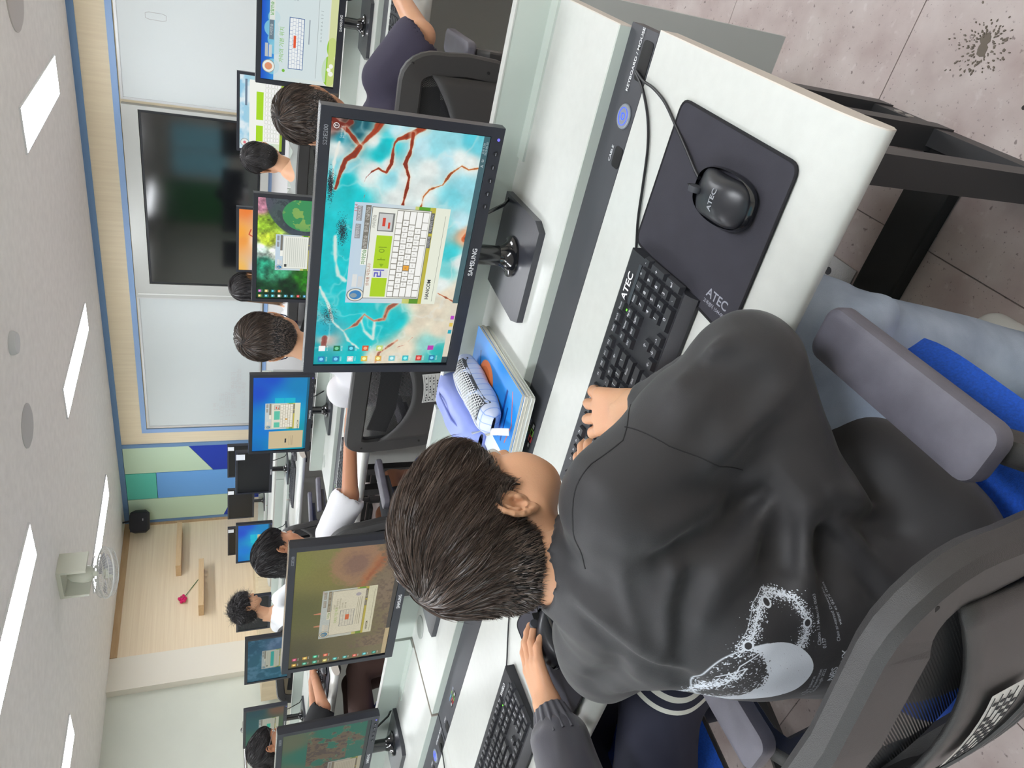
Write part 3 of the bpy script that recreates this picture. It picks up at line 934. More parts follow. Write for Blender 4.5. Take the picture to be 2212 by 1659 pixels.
def pic_coast():
    c = Canvas(1200, 676)
    TQ = (8, 198, 206); LT = (150, 222, 232); CW = (232, 240, 236); CR = (232, 220, 196); PL = (190, 230, 238); DK = (20, 96, 110); RU = (150, 60, 44)
    S = [(150, 1000, TQ), (150, 800, TQ), (250, 500, TQ), (300, 600, TQ), (230, 950, TQ), (200, 1150, TQ), (300, 1250, TQ), (450, 1380, TQ), (560, 1350, TQ), (350, 1450, TQ),
         (130, 1400, (20, 170, 190)), (240, 400, LT), (230, 240, (30, 150, 170)), (200, 300, CW), (180, 160, (120, 60, 50)), (170, 130, RU), (250, 150, (90, 60, 50)), (340, 180, DK), (390, 160, DK), (310, 220, DK),
         (560, 200, PL), (470, 300, (20, 190, 200)), (500, 270, TQ), (450, 350, TQ), (420, 260, CW), (500, 400, CW), (420, 420, CW), (380, 470, CW), (600, 480, CW), (520, 480, LT), (560, 600, CW),
         (700, 300, PL), (800, 300, LT), (900, 250, LT), (1000, 260, (90, 206, 222)), (1050, 300, (110, 210, 224)), (860, 380, PL), (750, 430, CW), (930, 370, CW), (1000, 400, CW), (700, 560, CW),
         (900, 600, (120, 214, 226)), (960, 550, (150, 220, 232)), (1000, 650, (150, 220, 228)), (860, 780, (150, 220, 224)), (940, 750, PL), (880, 950, (60, 206, 214)), (850, 1060, (120, 214, 214)), (980, 840, (226, 150, 100)), (930, 1000, CW),
         (700, 1250, CR), (780, 1300, CR), (640, 1400, CR), (800, 1400, CR), (600, 1500, CR), (500, 1560, CR), (420, 1560, CR), (700, 1350, CR), (740, 1480, (150, 214, 206)), (800, 1540, (40, 186, 182)), (830, 1590, (60, 180, 176)),
         (90, 1500, (10, 170, 180)), (110, 1580, (10, 160, 170)), (140, 1440, (206, 190, 180)), (300, 1560, TQ), (900, 1400, CR), (860, 1200, CR), (820, 1130, CW), (950, 1150, CR)]
    c.rbf([(*hz(x, y), col) for x, y, col in S], 1.9)
    n = vnoise(1200, 676, 26, 3, 4); n2 = vnoise(1200, 676, 7, 5, 4)
    c.a *= (0.90 + .2 * n)[..., None]
    band = np.clip(1 - np.abs(n2 - .5) * 22, 0, 1)
    c.blend(band * .35, CW)
    J = (n - .5) * .012
    def vein(P, w0, halo=2.4, col=(166, 64, 30), al=1.0):
        w0 = [q * .72 for q in w0] if isinstance(w0, list) else w0 * .8
        Q = [hz(*p) for p in P]
        c.line(Q, [x * halo for x in w0] if isinstance(w0, list) else w0 * halo, (244, 226, 200), .75, .9, J)
        c.line(Q, w0, col, al, .35, J); c.line(Q, [q * .35 for q in w0] if isinstance(w0, list) else w0 * .35, (110, 36, 20), .5 * al, .9, J * 2)
    white = lambda P, w0: c.line([hz(*p) for p in P], w0, (240, 240, 230), .85, .8, J)
    white([(210, 260), (180, 380), (170, 480), (160, 560)], .006)
    white([(190, 830), (190, 960), (210, 1060), (250, 1095)], .010)
    white([(100, 1130), (150, 1230), (180, 1340), (240, 1395), (245, 1400), (270, 1450), (330, 1500)], .008)
    white([(345, 1330), (365, 1400), (415, 1447), (425, 1340)], .010)
    vein([(165, 112), (200, 150), (250, 165), (280, 140)], .012, 1.3, (120, 40, 26))
    vein([(460, 140), (430, 190), (380, 240), (335, 290)], [.024, .020, .015, .012])
    vein([(335, 290), (290, 230), (250, 180)], .008)
    vein([(335, 290), (300, 340), (250, 370), (215, 450), (190, 540)], [.014, .013, .010, .009, .007])
    vein([(710, 175), (650, 220), (560, 250), (540, 275), (530, 330), (520, 400), (490, 450), (465, 440), (445, 425), (405, 445)], [.024, .018, .010, .009, .008, .008, .008, .006, .006, .003])
    vein([(405, 445), (370, 480), (355, 520), (372, 560), (350, 625)], .0028, 1.5, (150, 70, 70))
    vein([(655, 215), (640, 310), (605, 400), (628, 480), (612, 560), (590, 650)], [.011, .008, .007, .007, .006, .006])
    vein([(1050, 430), (985, 440), (945, 415), (880, 460), (830, 530), (750, 560), (715, 600), (700, 660)], .0055, 2.6, (196, 116, 60))
    vein([(560, 1235), (505, 1270), (480, 1330), (420, 1340), (365, 1300), (320, 1355), (240, 1393)], [.013, .014, .012, .008, .008, .010, .004], 1.8, (206, 146, 118))
    vein([(800, 1185), (890, 1235)], .004, 2, (206, 130, 90))
    vein([(130, 1430), (125, 1480)], .018, 1.2, (150, 84, 76))
    vein([(650, 1445), (600, 1490), (560, 1500)], .003, 2, (216, 170, 150)); vein([(560, 1460), (500, 1500), (450, 1530), (430, 1585)], .008, 1.8, (226, 180, 150))
    vein([(960, 860), (985, 830)], .020, 2.4, (216, 110, 60))
    rg = np.random.RandomState(2)
    for (x, y, sx, sy, k) in ((160, 520, 16, 70, 900), (232, 800, 22, 60, 900), (150, 1300, 36, 45, 450)):
        for _ in range(k):
            u, v = hz(x + rg.randn() * sx * .6, y + rg.randn() * sy * .6)
            i, j = int(u * 1200), int(v * 676)
            if 1 < i < 1198 and 1 < j < 674: c.a[j - 1:j + 1, i - 1:i + 1] = (26, 30, 40)
    p, q = hz(250, 1225), hz(880, 680)
    typing_window(c, hz(250, 1225)[0], hz(305, 630)[1], hz(880, 680)[0], hz(880, 680)[1], 'keys')
    taskbar(c, (60, 92, 100))
    c.rect(0, .958, .30, 1, (226, 216, 196)); c.rect(0, .958, .03, 1, (50, 66, 70))
    for k, col in enumerate(((40, 170, 190), (230, 200, 90), (190, 70, 200))): c.rect(.15 + k * .035, .966, .168 + k * .035, .993, col)
    c.text('2023-05-20', .955, .988, .014, (235, 240, 240)); c.text('오후 1:20', .955, .970, .014, (235, 240, 240)); c.text('A  ㅁ', .90, .98, .02, (235, 240, 240))
    c.ell(.975, .03, .010, .018, WHT); c.ell(.975, .03, .008, .014, (90, 60, 60)); c.text('Y', .975, .03, .02, WHT, .02)
    c.text('Samsung', .955, .062, .016, (226, 226, 226)); c.text('Magician', .955, .080, .016, (226, 226, 226))
    icons(c, [(40, 130, 190), (40, 130, 180), (220, 220, 220), (230, 190, 80), (230, 180, 90), (120, 200, 210), (60, 190, 200), (210, 60, 50), (40, 130, 170), (250, 250, 250), (30, 120, 70), (30, 140, 160), (220, 90, 50), (200, 220, 120)])
    c.rect(.066, .83, .088, .875, (190, 60, 180))
    return c

def pic_squirrel():
    c = Canvas(900, 506)
    OL = (112, 108, 64); DK = (84, 80, 54); GB = (150, 142, 96)
    c.rbf([(.1, .1, DK), (.5, .1, (98, 98, 56)), (.9, .05, (128, 128, 66)), (.1, .5, (104, 96, 66)), (.3, .8, (116, 106, 72)), (.02, .9, (120, 110, 80)), (.8, .3, (128, 122, 66)), (.95, .25, (130, 126, 72)), (.5, .5, OL), (.6, .95, (130, 112, 92)), (.9, .95, (120, 104, 88)), (.98, .75, (134, 110, 80))], 1.6)
    n = vnoise(900, 506, 60, 2, 4); n3 = vnoise(900, 506, 200, 4, 2)
    d_ = np.sqrt(((c.X - .86) / .19) ** 2 + ((c.Y - .56) / .26) ** 2) + (n - .5) * .35
    c.blend(np.clip((1.05 - d_) * 4, 0, 1) * .85, (158, 120, 92)); c.blend(np.clip((.62 - d_) * 3, 0, 1) * .6, (118, 90, 82))
    c.line([(1.0, 1.02), (.88, .82), (.76, .70), (.64, .62), (.60, .58)], [.075, .065, .05, .03, .02], (170, 104, 62), .85, .9, (n - .5) * .03)
    c.line([(1.0, 1.0), (.86, .80), (.72, .68)], [.03, .025, .01], (136, 78, 50), .5, .9, (n - .5) * .03)
    m = np.clip((c.Y - .78 + .2 * (c.X < .2) + (n - .5) * .3) * 6, 0, 1) * (c.X > .1)
    c.blend(m * .8, (128, 108, 84)); c.blend(m * (n > .52) * .5, (90, 76, 64))
    c.line([(.36, .22), (.36, .30)], [.006, .014], (196, 130, 96)); c.line([(.47, .21), (.47, .30)], [.006, .014], (196, 130, 96))
    typing_window(c, .24, .27, .66, .80, 'lesson', ((150, 120, 60), .30))
    taskbar(c, (70, 66, 60)); c.rect(0, .955, .25, 1, (190, 170, 130))
    icons(c, [(190, 140, 50), (60, 140, 110), (60, 150, 120), (200, 180, 90), (60, 150, 140), (60, 140, 130), (200, 80, 60), (60, 150, 150), (30, 120, 100), (180, 60, 90), (200, 150, 60), (60, 160, 120), (210, 90, 60)])
    c.a *= (0.96 + .08 * n3)[..., None]
    c.a *= .95
    return c

def pic_sea():
    c = Canvas(700, 394)
    c.rbf([(.1, .2, (70, 106, 84)), (.9, .1, (96, 104, 78)), (.5, .1, (84, 104, 80)), (.3, .35, (40, 116, 96)), (.7, .3, (30, 110, 92)), (.95, .6, (20, 112, 92)), (.1, .6, (30, 104, 90)), (.5, .6, (26, 104, 86)), (.9, .9, (24, 108, 86)), (.3, .95, (30, 90, 76))], 1.8)
    n = vnoise(700, 394, 12, 9, 5); n2 = vnoise(700, 394, 40, 3, 3)
    m = np.clip((n - .50 + .10 * (np.abs(c.X - .75) < .18) * (np.abs(c.Y - .5) < .25)) * 14, 0, 1) * (c.Y > .28)
    c.blend(m * .9, (116, 88, 66)); c.blend(m * (n2 > .55) * .7, (70, 58, 56)); c.blend(np.clip(1 - np.abs(m - .5) * 4, 0, 1) * .5, (170, 160, 110))
    typing_window(c, .05, .55, .55, .98, 'list', ((120, 96, 60), .45), words=False)
    taskbar(c, (50, 58, 56))
    c.a *= .85
    return c

def pic_forest():
    c = Canvas(700, 394)
    n = vnoise(700, 394, 22, 9, 5); n2 = vnoise(700, 394, 8, 3, 4)
    c.rbf([(.05, .1, (14, 60, 30)), (.1, .5, (10, 50, 20)), (.3, .3, (60, 150, 110)), (.2, .8, (40, 120, 20)), (.35, .1, (40, 140, 110)), (.5, .05, (190, 210, 200)), (.48, .3, (220, 226, 216)), (.6, .15, (190, 210, 60)), (.75, .1, (150, 190, 50)), (.93, .06, (190, 130, 150)), (.85, .3, (120, 180, 60)), (.8, .6, (40, 50, 60)), (.95, .8, (60, 70, 84)), (.3, .95, (60, 120, 30)), (.6, .7, (90, 110, 90))], 2.4)
    c.a *= (.35 + 1.3 * n)[..., None]
    # stone arch bridge over its mirror image
    c.ell(1.02, .72, .38, .62, (70, 80, 92), .9); c.blend((n > .55) * np.clip(1 - ((c.X - 1.02) / .38) ** 2 - ((c.Y - .72) / .62) ** 2, 0, 1) ** .3 * .5, (34, 40, 48))
    c.ell(.86, .72, .16, .36, (60, 150, 90), .95); c.blend((n2 > .5) * np.clip(1 - ((c.X - .86) / .16) ** 2 - ((c.Y - .72) / .36) ** 2, 0, 1) ** .3 * .7, (170, 190, 90))
    typing_window(c, .30, .28, .66, .92, 'list', None, words=False)
    c.text('HANCOM', .36, .87, .035, (20, 20, 20))
    taskbar(c, (34, 44, 46))
    icons(c, [(200, 180, 90), (70, 160, 190), (70, 170, 190), (220, 220, 220), (70, 160, 190), (60, 140, 170), (200, 60, 60), (60, 130, 170), (240, 240, 240), (190, 90, 180), (220, 200, 120), (40, 150, 170), (220, 110, 60)])
    return c

def pic_blue(kind=0):
    c = Canvas(640, 360)
    c.rbf([(0, 0, (0, 110, 190)), (.3, .2, (6, 120, 210)), (.8, .1, (20, 76, 200)), (1, .3, (16, 80, 200)), (1, 1, (10, 130, 190)), (.5, .6, (0, 176, 200)), (.1, .7, (0, 160, 180)), (.2, 1, (0, 150, 160)), (.7, .5, (10, 150, 214)), (.9, .8, (10, 130, 190))], 1.3)
    for a, b, e, g2 in ((.50, .40, .60, .56), (.61, .39, .73, .56), (.50, .57, .60, .74), (.61, .57, .73, .76)):
        c.rect(a, b, e, g2, (20, 196, 212), .75)
    if kind == 0:
        typing_window(c, .30, .22, .66, .86, 'keys', ((200, 180, 130), .25), (60, 200, 180), words=False)
        c.text('HANCOM', .36, .83, .035, (20, 20, 20))
        c.rect(.02, .30, .27, .94, (206, 188, 150)); c.rect(.10, .60, .16, .63, (60, 60, 60))
        for k in range(3): c.rect(.06, .68 + k * .03, .20, .684 + k * .03, (120, 110, 90))
    elif kind == 1:
        c.rect(.36, .62, .72, .96, (206, 190, 140)); c.rect(.56, .74, .64, .92, (180, 200, 40)); c.rect(.38, .66, .52, .72, (150, 150, 140))
    taskbar(c, (16, 96, 130))
    return c

def pic_lesson():
    c = Canvas(900, 506)
    c.rect(0, 0, 1, 1, (210, 226, 226), 1, (226, 232, 226))
    c.rect(0, 0, 1, .17, (14, 80, 200), 1, (60, 150, 220))
    for x, y, r in ((.30, .16, .05), (.38, .13, .06), (.46, .16, .05), (.24, .18, .05), (.1, .15, .06)): c.ell(x, y, r, r * 1.6, (130, 200, 222), .9)
    for x, y, r in ((.12, .93, .12), (.3, .95, .08)): c.ell(x, y, r, r * .9, (150, 206, 50))
    c.rect(0, .90, 1, 1, (214, 220, 150), .8)
    c.ell(.10, .95, .02, .035, (246, 248, 240)); c.ell(.13, .92, .016, .03, (246, 248, 240)); c.ell(.16, .95, .018, .03, (246, 248, 240))
    c.rect(.30, .10, .98, .16, (110, 128, 140)); c.rect(.44, .10, .60, .17, (226, 232, 226)); c.text('낱말연습', .52, .135, .035, (80, 160, 60), .01)
    c.text('자리연습', .37, .13, .03, (236, 240, 240)); c.text('짧은글연습', .70, .13, .03, (236, 240, 240)); c.text('긴글연습', .88, .13, .03, (236, 240, 240))
    c.rect(.03, .17, .97, .88, (214, 228, 230), .8)
    c.text('가락의 기본 위치', .14, .27, .05, (120, 186, 70), 0, 'l')
    c.ell(.08, .30, .012, .02, (120, 190, 60))
    for k, s in enumerate(('한글 자판', '한글 두벌식', '받침글쇠연습', '왼손 손가락으로', '글쇠를 누릅니다', '기본 자리')): c.text(s, .60, .24 + k * .045, .026, (96, 110, 116), 0, 'l')
    c.rect(.10, .36, .48, .56, (50, 90, 150)); c.rect(.105, .368, .475, .552, (240, 244, 244))
    for k in range(1, 5): c.rect(.105, .368 + k * .037, .475, .371 + k * .037, (90, 120, 170))
    for k in range(1, 13):
        for j in range(5): c.rect(.105 + (k + .3 * (j % 2)) * .028, .368 + j * .037, .1065 + (k + .3 * (j % 2)) * .028, .405 + j * .037, (90, 120, 170))
    c.rect(.26, .42, .35, .455, (232, 90, 50))
    c.rect(.30, .62, .48, .635, (150, 160, 170)); c.ell(.80, .58, .035, .06, (140, 140, 220)); c.ell(.79, .56, .015, .02, (220, 220, 246))
    c.rect(.05, .74, .95, .745, (170, 180, 180)); c.text('ㅁ ㄴ ㅇ ㄹ ㅎ ㅗ ㅓ ㅏ ㅣ', .45, .79, .03, (130, 140, 140))
    c.rect(.66, .90, .96, .955, (90, 120, 150)); c.text('처음부터 다시', .80, .927, .032, (240, 244, 246))
    c.ell(.10, .10, .05, .085, (150, 154, 150)); c.ell(.10, .10, .045, .077, (236, 240, 232)); c.ell(.10, .10, .028, .05, (226, 150, 110))
    c.rect(.17, .05, .27, .09, (190, 196, 196)); c.rect(.17, .10, .26, .14, (206, 212, 212)); c.rect(.76, .02, .95, .06, (120, 130, 150))
    return c

def pic_lime():
    c = Canvas(500, 282)
    c.rect(0, 0, 1, 1, (150, 206, 236), 1, (226, 232, 200)); n = vnoise(500, 282, 6, 4, 4); c.blend(np.clip((n - .5) * 5, 0, 1) * (c.Y < .4), (226, 240, 246))
    c.rect(.10, .22, .95, .94, (246, 248, 240)); c.rect(.12, .38, .34, .54, (170, 220, 20)); c.rect(.42, .38, .80, .54, (170, 220, 20))
    for r_ in range(5):
        for k in range(13): c.rect(.12 + k * .062 + .004, .58 + r_ * .07, .175 + k * .062, .64 + r_ * .07, (190, 192, 186)); c.rect(.12 + k * .062 + .007, .587 + r_ * .07, .172 + k * .062, .635 + r_ * .07, (250, 250, 248))
    c.ell(.09, .12, .055, .1, (150, 154, 150)); c.ell(.09, .12, .048, .088, (236, 240, 236)); c.ell(.09, .12, .02, .035, (226, 120, 130))
    c.rect(.6, .12, .95, .17, (110, 130, 150)); c.rect(0, .94, 1, 1, (150, 180, 40))
    return c

def pic_sunset():
    c = Canvas(500, 282)
    c.rbf([(0, 0, (246, 190, 90)), (.5, .1, (244, 160, 70)), (1, .2, (240, 130, 50)), (.5, .4, (250, 210, 180)), (0, .5, (210, 200, 220)), (1, .5, (226, 190, 190)), (.5, .8, (180, 190, 220)), (.6, .0, (250, 170, 60))], 1.5)
    for k in range(5): c.line([(.1 + .2 * k, .45), (.15 + .2 * k, .95)], .006, (200, 90, 70), .7)
    c.line([(.55, .4), (.6, .25), (.68, .30)], .01, (200, 70, 40)); c.text('cs', .3, .6, .1, (190, 60, 60))
    return c

def pic_dim(k):
    c = Canvas(500, 282)
    n = vnoise(500, 282, 9, 20 + k, 5)
    if k == 0: c.rbf([(.1, .1, (24, 84, 106)), (.9, .1, (20, 76, 100)), (.8, .7, (70, 100, 130)), (.2, .8, (20, 88, 110)), (.5, .5, (26, 90, 110))], 1.5); c.blend(np.clip((n - .5) * 5, 0, 1) * .35, (150, 170, 196))
    else: c.rbf([(.1, .1, (50, 104, 84)), (.6, .2, (20, 84, 88)), (.95, .3, (14, 70, 80)), (.5, .9, (70, 96, 66)), (.95, .8, (110, 80, 60)), (.1, .8, (60, 110, 80))], 1.5)
    typing_window(c, .28, .34, .72, .88, 'list', ((120, 120, 96), .45), words=False)
    c.rect(.44, .56, .56, .66, (20, 170, 140), .9) if k else c.rect(.32, .56, .68, .64, (30, 160, 150), .9)
    return c

# ================================================================ MONITORS
M_bez = mat('monitor charcoal plastic', (44, 46, 54), .32, bump=.05, bscale=1500)
M_bezt = mat('monitor glossy rim', (60, 62, 68), .16, coat=.4)
M_back = mat('monitor back plastic', (36, 37, 41), .5)
M_gloss = mat('glossy black stand', (24, 25, 28), .12, coat=.6, spec=.6)
M_base = mat('brushed black base', (52, 53, 60), .28, noise=.08, nscale=6, stretch=(1, 60, 1), coat=.2)
M_btn = mat('button print', (150, 152, 160), .4)
M_off = mat('screen switched off', (22, 24, 28), .25, spec=.4)

def monitor(x, y, label, scr, W=.504, H=.306, zb=.830, emit=SCREEN, rz=0.0, detail=1, zs=.738, maker='SAMSUNG', sticker=False):
    """flat monitor; origin under its stand on the desk shelf"""
    t = thing('desktop_monitor', label, 'monitor', (x, y, zs), rz)
    z0 = zb - zs; z1 = z0 + H; w2 = W / 2; D = .036
    e = .016; eb = .022
    b = MB()
    # bezel as four mitred bars
    def bar(p):
        fr = [(q[0], 0.0, q[1]) for q in p]; bk = [(q[0], D * .55, q[1]) for q in p]
        b.add(fr + bk, [(0, 1, 2, 3), (7, 6, 5, 4), (0, 4, 5, 1), (1, 5, 6, 2), (2, 6, 7, 3), (3, 7, 4, 0)])
    bar([(-w2, z0), (w2, z0), (w2 - e, z0 + eb), (-w2 + e, z0 + eb)])
    bar([(w2, z0), (w2, z1), (w2 - e, z1 - e), (w2 - e, z0 + eb)])
    bar([(w2, z1), (-w2, z1), (-w2 + e, z1 - e), (w2 - e, z1 - e)])
    bar([(-w2, z1), (-w2, z0), (-w2 + e, z0 + eb), (-w2 + e, z1 - e)])
    b.build('bezel', M_bez, t, smooth=False)
    MB().bb((-w2 + .001, .002, z1 - .0005), (w2 - .001, D * .8, z1 + .0012)).build('top_rim', M_bezt, t, smooth=False)
    # back shell, tapering to a shallow bulge
    b = MB()
    def rg(i, yy): return [(-w2 + i, yy, z0 + i), (w2 - i, yy, z0 + i), (w2 - i, yy, z1 - i), (-w2 + i, yy, z1 - i)]
    R_ = rg(0, D * .5) + rg(.002, D * .8) + rg(.03, D) + rg(.10, D * 1.35)
    b.add(R_, [tuple(i * 4 + q for q in f_) for i in range(3) for f_ in ((0, 1, 5, 4), (1, 2, 6, 5), (2, 3, 7, 6), (3, 0, 4, 7))] + [(12, 13, 14, 15)])
    b.build('back_shell', M_back, t, smooth=False)
    sx0, sx1, sz0, sz1 = -w2 + e, w2 - e, z0 + eb, z1 - e
    if scr is None:
        MB().bb((sx0, .003, sz0), (sx1, .008, sz1)).build('screen', M_off, t, smooth=False)
    else:
        m = image_mat('screen picture', scr, emit, .35)
        MB().bb((sx0, .004, sz0), (sx1, .009, sz1)).build('panel', M_off, t, smooth=False)
        uv_quad('screen', [(sx0 + .001, .0035, sz1 - .001), (sx1 - .002, .0035, sz1 - .001), (sx1 - .002, .0035, sz0 + .001), (sx0 + .005, .0035, sz0 + .001)], m, t)
    # neck and base
    MB().tube([(0, .030, z0 + .05), (0, .036, z0 - .004), (0, .034, .03), (0, .034, .012)], .02, 20, flat=None).build('stand_neck', M_gloss, t)
    MB().lathe([(.040, 0), (.040, .004), (.030, .008), (.022, .02), (.019, .03)], (0, .034, .0135), 32).build('neck_collar', M_gloss, t)
    bw, by0, by1 = .106, -.062, .125
    c_ = .028
    poly = [(-bw, by0 + c_), (-bw + .012, by0), (bw - .012, by0), (bw, by0 + c_), (bw * .93, by1), (-bw * .93, by1)]
    MB().prism(poly, 0, .013, axis='z').build('stand_base', M_base, t, smooth=False)
    if detail:
        F = lambda px, pz: Matrix.Translation((px, -.0006, pz)) @ Euler((PI / 2, 0, 0)).to_matrix().to_4x4()
        lettering('brand_lettering', maker, .0125, F(0, z0 + eb * .50), M_lbl, t, bold=.022)
        if detail > 1: lettering('model_lettering', 'S22E200', .0095, F(w2 - .045, z1 - e * .55), mat('grey print', (150, 154, 160), .6), t)
        for k in range(5):
            o = MB().lathe([(.0001, 0), (.0042, 0), (.0042, .0006), (.0001, .0006)], (0, 0, 0), 12).build('menu_button', mat('menu button', (26, 26, 30), .3), t, M=F(w2 - .045 - k * .024, z0 + eb * .42))
            MB().box((0, 0, .0009), (.0052, .0014, .0004)).build('button_mark', M_btn, o)
        o = MB().lathe([(.0001, 0), (.0026, 0), (.0026, .0008), (.0001, .0008)], (0, 0, 0), 12).build('power_light', mat('violet light', (110, 105, 220), .4, emit=.6), t, M=F(w2 - .020, z0 + eb * .42))
    if sticker: MB().bb((w2 - .085, -.0012, z1 - .070), (w2 - .028, -.0004, z1 - .004)).build('sticker', mat('paper sticker', (226, 230, 236), .6), t, smooth=False)
    # lead from the back to the desk
    MB().tube([(.07, .05, z0 + .04), (.075, .06, z0 - .02), (.085, .085, .03), (.09, .12, .004)], .0035, 6).build('video_lead', M_gloss, t)
    return t

def small(cv): return cv
IM = {}
IM['coast'] = pic_coast().image('coast picture')
IM['squirrel'] = pic_squirrel().image('tail picture')
IM['sea'] = pic_sea().image('sea picture')
IM['forest'] = pic_forest().image('forest picture')
IM['blue'] = pic_blue(0).image('blue picture')
IM['blue1'] = pic_blue(1).image('plain blue picture')
IM['lesson'] = pic_lesson().image('lesson picture')
IM['lime'] = pic_lime().image('lime picture')
IM['sunset'] = pic_sunset().image('sunset picture')
IM['dim0'] = pic_dim(0).image('dim blue picture')
IM['dim1'] = pic_dim(1).image('dim green picture')

monitor(-.567, 1.168, 'nearest monitor, turquoise coast wallpaper with a typing window open', IM['coast'], detail=2)
monitor(-1.60, 1.20, 'monitor with a squirrel tail wallpaper, left of the pupil in black', IM['squirrel'], detail=2)
monitor(-2.41, 1.20, 'monitor with a green sea and rocks picture at the near left edge', IM['sea'], detail=2)
monitor(-.50, 2.97, 'big bright monitor with a full-screen keyboard lesson', IM['lesson'])
monitor(-1.429, 2.951, 'monitor with a green forest and stone bridge wallpaper', IM['forest'])
monitor(-2.374, 3.008, 'blue desktop monitor in the second row with a typing window', IM['blue'])
monitor(-1.472, 5.034, 'small far monitor with lime green bars and a white keyboard', IM['lime'], W=.504)
monitor(-2.362, 5.016, 'far monitor with an orange sunset wallpaper', IM['sunset'])
monitor(-4.22, 4.60, 'switched-off black monitor with a white sticker on its corner', None, W=.465, H=.283, zb=.865, sticker=True)
monitor(-4.83, 4.40, 'plain blue monitor facing nobody, near the oak wall', IM['blue1'], W=.465, H=.283, zb=.865)
monitor(-5.53, 4.22, 'dark monitor in front of the curly-haired pupil', None, W=.465, H=.283, zb=.865)
monitor(-4.20, 2.84, 'dim blue-grey monitor just behind the cream pencil case', IM['dim0'], W=.465, H=.283, zb=.862, emit=.75)
monitor(-5.02, 2.87, 'dim green monitor behind the girl with the hair bun', IM['dim1'], W=.465, H=.283, zb=.862, emit=.7)
monitor(-6.02, 6.78, 'black fourth-row monitor almost hidden behind the switched-off one', None, zb=.86, sticker=True, detail=0)
monitor(-6.72, 6.78, 'black fourth-row monitor with a sticker, just right of the plain blue one', None, zb=.86, sticker=True, detail=0)
monitor(-7.38, 6.78, 'black fourth-row monitor mostly hidden behind the plain blue one', None, zb=.86, sticker=True, detail=0)
# ================================================================ KEYBOARDS, MICE, PADS, CABLES
M_kb = mat('keyboard charcoal', (40, 41, 46), .5, bump=.25, bscale=1600)
M_key = mat('keycap', (46, 47, 52), .42, bump=.08, bscale=1800)
M_cable = mat('black cable', (22, 22, 26), .4)
KEYROWS = []
def _keys():
    u = .0190
    out = []
    x0 = -.2005
    def row(y, items, x=x0):
        for it in items:
            s, wd = (it if isinstance(it, tuple) else (it, 1))
            if s is not None: out.append((x + wd * u / 2, y, wd, 1, s))
            x += wd * u
    row(.052, ['Esc', (None, 1), 'F1', 'F2', 'F3', 'F4', (None, .5), 'F5', 'F6', 'F7', 'F8', (None, .5), 'F9', 'F10', 'F11', 'F12'])
    row(.028, list('`1234567890-=') + [('←', 2)])
    row(.009, [('Tab', 1.5)] + list('QWERTYUIOP[]') + [('\\', 1.5)])
    row(-.010, [('Caps', 1.75)] + list("ASDFGHJKL;'") + [('Enter', 2.25)])
    row(-.029, [('Shift', 2.25)] + list('ZXCVBNM,./') + [('Shift', 2.75)])
    row(-.048, [('Ctrl', 1.25), ('Win', 1.25), ('Alt', 1.25), ('', 5.75), ('한/영', 1.25), ('Win', 1.25), ('≡', 1.25), ('Ctrl', 1.75)])
    nx = x0 + 15.3 * u
    for y, r_ in ((.052, ('PrtSc', 'ScrLk', 'Pause')), (.028, ('Ins', 'Home', 'PgUp')), (.009, ('Del', 'End', 'PgDn')), (-.029, (None, '↑', None)), (-.048, ('←', '↓', '→'))):
        row(y, list(r_), nx)
    px_ = nx + 3.25 * u
    row(.028, ['Num', '/', '*'], px_); row(.009, ['7', '8', '9'], px_); row(-.010, ['4', '5', '6'], px_); row(-.029, ['1', '2', '3'], px_); row(-.048, [('0', 2), '.'], px_)
    out.append((px_ + 3.4 * u, .028, .8, 1, '-'))
    out.append((px_ + 3.4 * u, -.0005, .8, 2, '+')); out.append((px_ + 3.4 * u, -.0385, .8, 2, '↵'))
    return out, u
KEYS, KU = _keys()
_kcache = {}
def key_shape(b, c, wd, hd):
    b.box((c[0], c[1], c[2] + .0035), (wd * KU - .0022, hd * KU - .0022, .007), taper=(1 - .005 / (wd * KU), 1 - .006 / (hd * KU)))

